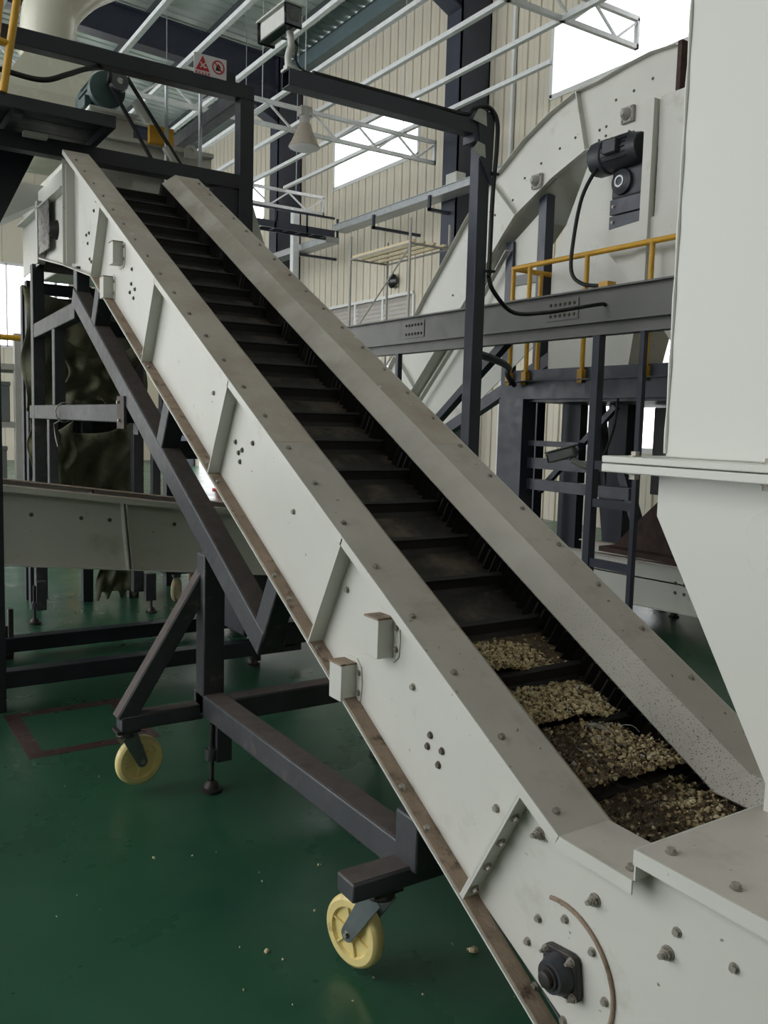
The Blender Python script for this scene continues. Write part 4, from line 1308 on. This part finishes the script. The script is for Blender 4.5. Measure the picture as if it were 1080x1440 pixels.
MB().lathe((5.815, 5.36, 3.62), (-1, 0, 0), [(0, 0.05), (0.012, 0.05), (0.012, 0.036), (0.004, 0.034), (0.004, 0.024)], 24).build('shaft_ring', 'galvanised', GM)
mc = (5.84, 3.86)
MB().lathe((mc[0], 5.14, mc[1]), (0, 1, 0), [(0, 0.12), (0.06, 0.13), (0.07, 0.135), (0.36, 0.135), (0.37, 0.152), (0.50, 0.152), (0.515, 0.135), (0.52, 0.11)], 12).build('motor_body', 'motor_dark', GM, bevel=0.006)
for i in range(14):
    a = math.radians(-30 + i * 16)
    q = (mc[0] - 0.137 * math.cos(a), mc[1] + 0.137 * math.sin(a))
    MB().bar((q[0], 5.23, q[1]), (q[0], 5.49, q[1]), 0.006, 0.022, up=(-math.cos(a), 0, math.sin(a))).build('cooling_fin', 'motor_dark', GM)
MB().lathe((mc[0], 5.66, mc[1]), (0, 1, 0), [(0, 0.1), (0.012, 0.095), (0.012, 0.055), (0.006, 0.05)], 24).build('fan_grille', 'dark_iron', GM)
MB().box(5.65, 5.73, 5.28, 5.43, 3.82, 3.94).build('terminal_box', 'motor_dark', GM, bevel=0.01)
tag(MB().tube(smooth_path([(5.74, 5.56, 3.76), (5.62, 5.6, 3.5), (5.50, 5.56, 3.1), (5.48, 5.54, 2.84), (5.5, 5.42, 2.73), (5.55, 5.24, 2.70)]), 0.017, 10).build('motor_cable', 'cable_black'), 'black cable looping down from the geared motor to the railing', 'cable')
MB().box(5.52, 5.62, 5.16, 5.26, 2.67, 2.73).build('cable_bracket', 'yellow_paint', RL)
tag(MB().tube(smooth_path([(3.23, 4.04, 1.93), (3.8, 4.5, 1.94), (4.6, 5.3, 1.97), (5.2, 6.0, 1.97), (5.55, 6.3, 1.9)]), 0.025, 10).build('hose', 'cable_black'), 'thick black hose running from the camera post to the work platform', 'hose')

# ================================================================== PORTAL AND MACHINES AT THE TOP OF THE BELT
PT = thing('portal_frame', 'black rectangular steel portal frame standing over the top of the belt', 'frame', (1.5, 5.9, 0))
yp = 5.95
MB().box(-0.4, 2.66, yp - 0.05, yp + 0.05, 3.745, 3.845).build('top_beam', 'black_steel', PT, bevel=0.004)
MB().box(2.555, 2.66, yp - 0.05, yp + 0.05, 0.012, 3.745).build('post', 'black_steel', PT, bevel=0.004)
MB().box(2.50, 2.72, yp - 0.11, yp + 0.11, 0, 0.012).build('base_plate', 'black_steel', PT)
MB().box(-0.4, -0.3, yp - 0.05, yp + 0.05, 0.0, 3.745).build('post', 'black_steel', PT, bevel=0.004)
MB().box(-0.3, 2.555, yp - 0.05, yp + 0.05, 3.125, 3.225).build('lower_beam', 'black_steel', PT, bevel=0.004)
MB().box(2.36, 2.555, yp - 0.03, yp + 0.03, 2.2, 3.12).build('side_sheet', 'black_steel', PT, smooth=False)
MB().prism([(2.66, yp, 3.1), (2.66, yp, 2.3), (2.95, yp, 2.3)], (0, 0.02, 0)).build('gusset', 'cream_paint', PT, smooth=False)
for x in (2.21, 2.47):
    MB().cyl((x, yp + 0.5, 3.05), (x, yp + 0.5, 3.95), 0.014, 10).build('tie_rod', 'galvanised', PT)
MB().box(2.44, 2.52, yp - 0.04, yp + 0.04, 3.845, 3.905).build('clamp', 'black_steel', PT)
MB().box(2.56, 2.66, yp + 0.05, yp + 1.6, 3.745, 3.845).build('side_beam', 'black_steel', PT, bevel=0.004)
MB().box(2.56, 2.66, yp + 1.5, yp + 1.6, 0, 3.745).build('post', 'black_steel', PT, bevel=0.004)
# hazard sign
HS = thing('warning_sign', 'white warning sign with red triangle and red prohibition ring on the portal frame', 'sign', (2.325, yp - 0.05, 3.845))
yS = yp - 0.052
MB().box(2.21, 2.445, yS - 0.004, yS, 3.835, 3.97).build('board', 'sign_white', HS, smooth=False)
m = MB().prism([(2.222, yS - 0.005, 3.862), (2.322, yS - 0.005, 3.862), (2.272, yS - 0.005, 3.96)], (0, 0.002, 0))
m.build('red_triangle', 'sign_red', HS, smooth=False)
m = MB()
m.bar((2.255, yS - 0.006, 3.88), (2.292, yS - 0.006, 3.915), 0.003, 0.007, up=(-.7, 0, .7)).bar((2.289, yS - 0.006, 3.88), (2.255, yS - 0.006, 3.915), 0.003, 0.007, up=(.7, 0, .7))
m.bar((2.26, yS - 0.006, 3.90), (2.30, yS - 0.006, 3.885), 0.003, 0.006)
m.build('white_symbol', 'sign_white', HS, smooth=False)
MB().box(2.222, 2.322, yS - 0.006, yS - 0.004, 3.838, 3.853).build('red_caption_bar', 'sign_red', HS, smooth=False)
m = MB()
for i in range(24):
    a, b = 2 * math.pi * i / 24, 2 * math.pi * (i + 1) / 24
    cx, cz = 2.385, 3.908
    q = [(cx + r * math.cos(t), yS - 0.006, cz + r * math.sin(t)) for (r, t) in ((0.046, a), (0.046, b), (0.037, b), (0.037, a))]
    m.prism(q, (0, 0.002, 0))
m.bar((2.355, yS - 0.006, 3.938), (2.415, yS - 0.006, 3.878), 0.003, 0.008, up=(.7, 0, .7))
m.build('red_ring', 'sign_red', HS, smooth=False)
MB().prism([(2.365, yS - 0.0045, 3.885), (2.40, yS - 0.0045, 3.885), (2.402, yS - 0.0045, 3.91), (2.388, yS - 0.0045, 3.93), (2.372, yS - 0.0045, 3.92)], (0, 0.001, 0)).build('hand_symbol', 'dark_opening', HS, smooth=False)
for i in range(4):
    MB().box(2.232 + i * .022, 2.246 + i * .022, yS - 0.0068, yS - 0.0055, 3.841, 3.850).build('caption_character', 'sign_white', HS, smooth=False)

# black landing
LD = thing('access_landing', 'black steel access landing beside the motor, over the head of the belt', 'landing', (0.9, 6.0, 3.24))
MB().box(0.0, 1.57, 5.5, 5.54, 3.24, 3.31).build('edge_beam', 'black_steel', LD)
MB().box(1.53, 1.57, 5.54, 6.5, 3.24, 3.31).build('edge_beam', 'black_steel', LD)
for i in range(4):
    MB().box(0.0, 1.53, 5.545 + i * .24, 5.775 + i * .24, 3.285, 3.305).build('deck_plate', 'black_steel', LD, smooth=False)
for x in (0.5, 1.0):
    MB().box(x, x + 0.05, 5.54, 6.5, 3.22, 3.28).build('joist', 'black_steel', LD, smooth=False)
MB().box(0.80, 0.86, 5.45, 5.52, 0, 3.24).build('post', 'black_steel', LD)
MB().box(0.7, 0.78, 6.6, 6.68, 0, 3.24).build('post', 'black_steel', LD)
MB().prism([(0.9, 6.4, 3.24), (1.28, 6.4, 3.24), (0.98, 6.4, 2.6), (0.9, 6.4, 2.5)], (0, 0.02, 0)).build('gusset', 'black_steel', LD, smooth=False)
MB().box(1.10, 1.24, 5.8, 5.86, 3.19, 3.215).build('lamp_strip', 'cam_white', LD)
# yellow caged ladder rail
YL = thing('yellow_handrail', 'bright yellow tube handrail standing on the black landing', 'handrail', (0.95, 5.5, 3.3))
MB().tube([(0.935, 5.5, 3.31), (1.035, 5.5, 3.95)], 0.022, 12).build('upright', 'yellow_paint', YL)
MB().tube([(0.89, 5.62, 3.31), (0.96, 5.62, 3.95)], 0.018, 12).build('upright', 'yellow_paint', YL)
MB().tube([(0.97, 5.5, 3.58), (0.6, 5.5, 3.62)], 0.018, 12).build('cross_rail', 'yellow_paint', YL)
MB().tube([(1.035, 5.5, 3.95), (0.6, 5.5, 3.99)], 0.02, 12).build('cross_rail', 'yellow_paint', YL)

# crusher casing with motor and belt drive
CR = thing('crusher', 'cream crusher casing with a motor and twin belt drive behind the portal frame', 'machine', (2.1, 7.0, 2.4))
MB().box(1.62, 2.75, 6.7, 7.9, 2.62, 3.42).build('casing', 'cream_paint', CR, bevel=0.01)
MB().box(1.55, 2.62, 6.55, 6.7, 3.50, 3.53).box(1.55, 2.62, 6.60, 6.63, 3.3, 3.50).box(1.62, 2.62, 6.62, 6.9, 3.41, 3.5).build('mount_beam', 'cream_paint', CR, smooth=False)
MB().box(1.70, 2.0, 6.56, 6.95, 3.53, 3.645).box(1.66, 2.0, 6.46, 6.98, 3.645, 3.67).build('motor_plinth', 'cream_paint', CR, bevel=0.004)
MB().lathe((1.79, 6.46, 3.80), (0, 1, 0), [(0, 0.09), (0.01, 0.125), (0.06, 0.13), (0.08, 0.115), (0.34, 0.115), (0.36, 0.125), (0.44, 0.12), (0.45, 0.07)], 28).build('motor_body', 'motor_green', CR)
for i in range(12):
    a = math.radians(i * 30)
    MB().bar((1.79 + .117 * math.cos(a), 6.54, 3.80 + .117 * math.sin(a)), (1.79 + .117 * math.cos(a), 6.79, 3.80 + .117 * math.sin(a)), 0.006, 0.02, up=(math.cos(a), 0, math.sin(a))).build('cooling_fin', 'motor_green', CR)
MB().lathe((1.85, 6.38, 3.845), (0, 1, 0), [(0, 0.062), (0.02, 0.068), (0.03, 0.062), (0.05, 0.068), (0.08, 0.05)], 28).build('pulley', 'strut_grey', CR)
MB().cyl((1.85, 6.374, 3.845), (1.85, 6.381, 3.845), 0.022, 16).build('pulley_hub', 'steel_plate', CR)
MB().box(1.645, 1.70, 6.54, 6.75, 3.68, 3.76).build('terminal_box', 'motor_green', CR, bevel=0.008)
for (p, q) in (((1.91, 6.41, 3.89), (2.36, 6.41, 3.29)), ((1.80, 6.41, 3.80), (2.14, 6.41, 3.28))):
    MB().bar(p, q, 0.028, 0.018, up=(.77, 0, .63)).build('drive_belt', 'cable_black', CR)
MB().bar((1.98, 6.44, 3.76), (2.08, 6.44, 3.63), 0.05, 0.07, up=(.77, 0, .63)).build('belt_guard', 'cream_paint', CR)
MB().bar((2.20, 6.43, 3.48), (2.33, 6.43, 3.30), 0.05, 0.06, up=(.77, 0, .63)).build('belt_guard', 'cream_paint', CR)
MB().box(2.09, 2.28, 6.48, 6.52, 3.50, 3.63).build('yellow_guard', 'yellow_paint', CR, bevel=0.008)
m = MB()
for i in range(24):   # lug plate with an open eye
    g = [2 * math.pi * (i + k) / 24 for k in (0, 1)]
    def rim(t):
        c, q = math.cos(t), math.sin(t)
        r = 0.05 if q >= 0 else 0.05 / max(abs(c), abs(q))
        return (2.42 + r * c, 6.5, 3.50 + r * q)
    eye = [(2.42 + 0.018 * math.cos(t), 6.5, 3.505 + 0.018 * math.sin(t)) for t in g]
    m.prism([eye[0], eye[1], rim(g[1]), rim(g[0])], (0, 0.02, 0))
m.build('lifting_lug', 'cream_paint', CR, smooth=False)
MB().box(1.40, 1.62, 6.05, 6.1, 2.95, 3.12).box(1.40, 1.86, 6.1, 6.9, 2.95, 3.12).build('inlet_hood', 'cream_paint', CR)

# extraction hood with duct
EH = thing('extraction_hood', 'cream pyramid extraction hood with a fat round duct rising to the roof', 'hood', (1.65, 7.7, 3.6))
m = MB()
rings = [[(1.22, 7.3, 3.55), (2.05, 7.3, 3.55), (2.05, 8.1, 3.55), (1.22, 8.1, 3.55)], [(1.22, 7.3, 3.98), (2.05, 7.3, 3.98), (2.05, 8.1, 3.98), (1.22, 8.1, 3.98)], [(1.50, 7.5, 4.40), (1.84, 7.5, 4.40), (1.84, 7.85, 4.40), (1.50, 7.85, 4.40)]]
m.add(rings[0] + rings[1] + rings[2], [(3, 2, 1, 0), (8, 9, 10, 11)] + [(r * 4 + i, r * 4 + (i + 1) % 4, r * 4 + 4 + (i + 1) % 4, r * 4 + 4 + i) for r in range(2) for i in range(4)])
m.build('hood', 'pipe_cream', EH, smooth=False)
MB().tube(smooth_path([(1.65, 7.67, 4.35), (1.655, 7.67, 4.6), (1.70, 7.67, 4.78), (1.88, 7.67, 5.0), (2.15, 7.67, 5.2), (2.6, 7.67, 5.6), (2.9, 7.67, 6.2), (2.95, 7.67, 8)], 4), 0.215, 28).build('duct', 'pipe_cream', EH)
MB().lathe((1.65, 7.67, 4.38), (0, 0, 1), [(0, 0.235), (0.02, 0.235)], 28).build('collar', 'pipe_cream', EH)
tag(MB().tube(smooth_path([(0.5, 5.72, 3.55), (0.97, 5.7, 3.50), (1.19, 5.7, 3.495), (1.35, 5.75, 3.58), (1.5, 5.85, 3.68), (1.70, 6.1, 3.80), (1.79, 6.46, 3.84)]), 0.016, 10).build('motor_cable', 'cable_black'), 'thick black cable slung from the yellow handrail to the crusher motor', 'cable')
# cream hopper below the landing
tag(MB().prism([(1.15, 7.0, 3.2), (1.56, 7.0, 3.19), (1.40, 7.0, 3.05), (0.9, 7.0, 2.75), (0.9, 7.0, 3.2)], (0, 0.5, 0)).build('receiving_hopper', 'cream_paint', smooth=False), 'cream receiving hopper behind the head of the belt, under the black landing', 'hopper')

# ================================================================== CROSS CONVEYOR UNDER THE BELT RUN
CC = thing('cross_conveyor', 'cream cross conveyor passing low beneath the inclined belt', 'conveyor', (1.2, 5.0, 0))


def zc(x, top):
    return (1.232 - 0.128 * x) if top else (0.818 - 0.105 * x)


for y in (4.7, 5.36):
    MB().prism([(-0.8, y, zc(-.8, 1)), (2.9, y, zc(2.9, 1)), (2.9, y, zc(2.9, 0)), (-0.8, y, zc(-.8, 0))], (0, 0.006, 0)).build('side_panel', 'cream_paint', CC, smooth=False)
    ya, yb = (y - 0.05, y + 0.09) if y < 5 else (y - 0.09, y + 0.05)
    m = MB().hexa([(-.8, ya, zc(-.8, 1)), (2.9, ya, zc(2.9, 1)), (2.9, yb, zc(2.9, 1)), (-.8, yb, zc(-.8, 1)), (-.8, ya, zc(-.8, 1) + .005), (2.9, ya, zc(2.9, 1) + .005), (2.9, yb, zc(2.9, 1) + .005), (-.8, yb, zc(-.8, 1) + .005)])
    m.build('top_plate', 'brown_dust', CC, smooth=False)
    yl = ya if y < 5 else yb
    MB().hexa([(-.8, yl - .003, zc(-.8, 1) - .025), (2.9, yl - .003, zc(2.9, 1) - .025), (2.9, yl + .003, zc(2.9, 1) - .025), (-.8, yl + .003, zc(-.8, 1) - .025), (-.8, yl - .003, zc(-.8, 1) + .006), (2.9, yl - .003, zc(2.9, 1) + .006), (2.9, yl + .003, zc(2.9, 1) + .006), (-.8, yl + .003, zc(-.8, 1) + .006)]).build('top_lip', 'cream_paint', CC, smooth=False)
    MB().hexa([(-.8, ya, zc(-.8, 0) - .006), (2.9, ya, zc(2.9, 0) - .006), (2.9, y, zc(2.9, 0) - .006), (-.8, y, zc(-.8, 0) - .006), (-.8, ya, zc(-.8, 0)), (2.9, ya, zc(2.9, 0)), (2.9, y, zc(2.9, 0)), (-.8, y, zc(-.8, 0))]).build('bottom_flange', 'cream_paint', CC, smooth=False)
    for x in (0.35, 1.41, 2.45):
        MB().bar((x, (ya + y) / 2, zc(x, 0)), (x - 0.035, (ya + y) / 2, zc(x, 1)), 0.05, 0.008, up=(1, 0, 0)).build('rib', 'cream_paint', CC, smooth=False)
        MB().bar((x - 0.02, (ya + y) / 2, zc(x, 0)), (x - 0.055, (ya + y) / 2, zc(x, 1)), 0.05, 0.008, up=(1, 0, 0)).build('rib', 'cream_paint', CC, smooth=False)
MB().hexa([(-.8, 4.75, zc(-.8, 1) - .18), (2.9, 4.75, zc(2.9, 1) - .18), (2.9, 5.32, zc(2.9, 1) - .18), (-.8, 5.32, zc(-.8, 1) - .18), (-.8, 4.75, zc(-.8, 1) - .165), (2.9, 4.75, zc(2.9, 1) - .165), (2.9, 5.32, zc(2.9, 1) - .165), (-.8, 5.32, zc(-.8, 1) - .165)]).build('belt', 'rubber', CC, smooth=False)
for x in (0.9, 1.15, 1.3, 1.66, 1.8):
    place(SBOLT, 'bolt', CC, (x, 4.7, zc(x, 0) + 0.26), (0, -1, 0), 1.2)
# its base frame
for (y, z) in ((4.78, 0.115), (5.62, 0.085)):
    MB().box(-0.8, 2.5, y - 0.045, y + 0.045, z - 0.045, z + 0.045).build('base_beam', 'black_steel', CC, bevel=0.004)
for x in (-0.3, 2.42):
    MB().box(x - .045, x + .045, 4.78, 5.62, 0.09, 0.17).build('base_beam', 'black_steel', CC, bevel=0.004)
    for y in (4.78, 5.3):
        MB().box(x - .045, x + .045, y - .045, y + .045, 0.1, zc(x, 0) + .02).build('leg', 'black_steel', CC, bevel=0.004)
MB().box(2.1, 2.5, 4.72, 5.4, 0.2, 0.6).build('drive_box', 'black_steel', CC, bevel=0.01)
foot(2.19, 4.78, 2.2, 0.2, CC, boss=0.06)
foot(0.92, 5.62, 0.93, 0.2, CC, boss=0.05)
tag(MB().box(0.705, 0.745, 4.56, 4.60, 0, 2.3).build('frame_post', 'black_steel', bevel=0.003), 'thin black steel post in front of the cross conveyor', 'post')

# ================================================================== SHEETED BIN BEHIND THE FRAME
TB = thing('sheeted_bin', 'bin frame draped in torn dark olive sheeting behind the support frame', 'bin', (1.8, 7.1, 0))


def drape(x0, x1, y, z0, z1, amp, seed, name='sheet'):
    m = MB()
    nu, nv = 44, 40
    vs, fs = [], []
    for j in range(nv + 1):
        v = j / nv
        for i in range(nu + 1):
            u = i / nu
            f = math.sin(u * 17 + seed + v * 3) * .5 + math.sin(u * 31 - v * 5 + seed * 2) * .25 + math.sin((u - v) * 13 + seed) * .6
            sag = -0.10 * math.sin(math.pi * u) * (v ** 2)
            zz = z0 + (z1 - z0) * v + sag + (0.05 * math.sin(u * 23 + seed) if j == 0 else 0)
            vs.append((x0 + (x1 - x0) * u + .02 * math.sin(v * 9 + u * 4 + seed), y + amp * f * (1.1 - .5 * v), zz))
    for j in range(nv):
        for i in range(nu):
            a = j * (nu + 1) + i
            fs.append((a, a + 1, a + nu + 2, a + nu + 1))
    m.add(vs, fs)
    o = m.build(name, 'olive_tarp', TB)
    s = o.modifiers.new('thick', 'SOLIDIFY')
    s.thickness = 0.006
    return o


drape(1.30, 2.2, 6.95, 1.50, 2.45, 0.05, 1.0)
drape(1.34, 2.10, 6.90, 0.55, 1.46, 0.06, 2.7)
drape(1.80, 2.12, 6.85, 0.10, 0.75, 0.03, 4.1)
drape(1.30, 1.62, 6.80, 0.9, 1.46, 0.03, 5.2)
drape(1.45, 1.96, 6.35, 1.60, 2.02, 0.04, 3.3)
for (x, y) in ((1.38, 7.1), (2.15, 7.1), (1.40, 7.38), (2.15, 7.38), (1.78, 7.1)):
    MB().box(x - .04, x + .04, y - .04, y + .04, 0, 2.5).build('post', 'black_steel', TB, bevel=0.003)
for z in (0.35, 1.5, 2.45):
    MB().box(1.38, 2.15, 7.06, 7.14, z - .04, z + .04).build('rail', 'black_steel', TB)
MB().box(1.42, 2.2, 7.15, 7.42, 0.5, 2.4).build('bin_wall', 'black_steel', TB)
# twine round the tie beam
m = MB()
pts = []
for i in range(28):
    t = i / 27 * 4 * math.pi
    pts.append((1.31 + .055 * math.cos(t), 5.75 + .012 * i / 27 + .01 * math.sin(t * 1.3), 1.515 + .062 * math.sin(t)))
m.tube(pts + [(1.25, 5.78, 1.44), (1.25, 5.74, 1.36), (1.25, 5.68, 1.30)], 0.004, 6)
tag(m.build('twine_loop', 'grey_box'), 'pale twine looped round the horizontal tie beam', 'twine')

# things further back on the side of the end wall
fg = thing('storage_rack', 'pale storage rack in the background beyond the sheeted bin', 'rack', (2.2, 13.5, 0))
for (x, y) in ((1.5, 13), (2.35, 13), (3.2, 13), (1.5, 14), (3.2, 14)):
    MB().box(x - .06, x + .06, y - .06, y + .06, 0, 2.6).build('upright', 'grey_box', fg, bevel=0.004)
for z in (0.4, 1.3, 2.1):
    MB().box(1.5, 3.2, 12.95, 14.05, z, z + 0.08).build('shelf', 'grey_box', fg)
for (x, z) in ((1.6, .48), (2.45, .48), (1.65, 1.38), (2.5, 1.38)):
    tag(MB().box(x, x + .6, 13.1, 13.9, z, z + .55).box(x - .01, x + .61, 13.09, 13.91, z + .5, z + .56).build('storage_crate', 'cabinet_grey', bevel=0.01), 'plain grey crate standing on the pale storage rack', 'crate', 'crates on the storage rack')
tag(MB().box(6.95, 7.15, 17.0, 17.2, 0, 2.3).box(6.9, 7.2, 16.95, 17.25, 0, 0.05).build('bollard_post', 'red_post', bevel=0.02), 'red steel post far back, seen below the inclined belt', 'post')
yh = thing('safety_barrier', 'low yellow tube barrier far back beyond the support frame', 'barrier', (1.6, 10, 0))
MB().tube([(0.9, 10, 2.3), (2.4, 10, 2.3)], 0.03, 10).build('rail', 'yellow_paint', yh)
for x in (0.95, 2.35):
    MB().tube([(x, 10, 0), (x, 10, 2.3)], 0.03, 10).build('upright', 'yellow_paint', yh)
# spare caster truck behind the cross conveyor
HT = thing('hand_truck', 'low dark trolley on nylon wheels behind the cross conveyor', 'trolley', (2.42, 6.9, 0))
MB().box(2.3, 3.0, 6.7, 7.4, 0.24, 0.30).build('deck', 'black_steel', HT, bevel=0.005)
for (x, y) in ((2.42, 6.8), (2.93, 6.8), (2.75, 7.3), (2.93, 7.3)):
    w = MB().lathe((x - .02, y, 0.1), (0.8, -0.6, 0), [(0.008, 0.02), (0.008, 0.06), (0, 0.07), (0, 0.09), (0.01, 0.1), (0.03, 0.1), (0.04, 0.09), (0.04, 0.07), (0.032, 0.06), (0.032, 0.02)], 32).build('wheel', 'waste_cream', HT)
    MB().box(x - .03, x + .03, y - .03, y + .03, 0.2, 0.25).bar((x - .03, y - .02, .22), (x - .02, y - .02, .1), .03, .006).build('fork', 'fork_zinc', HT)
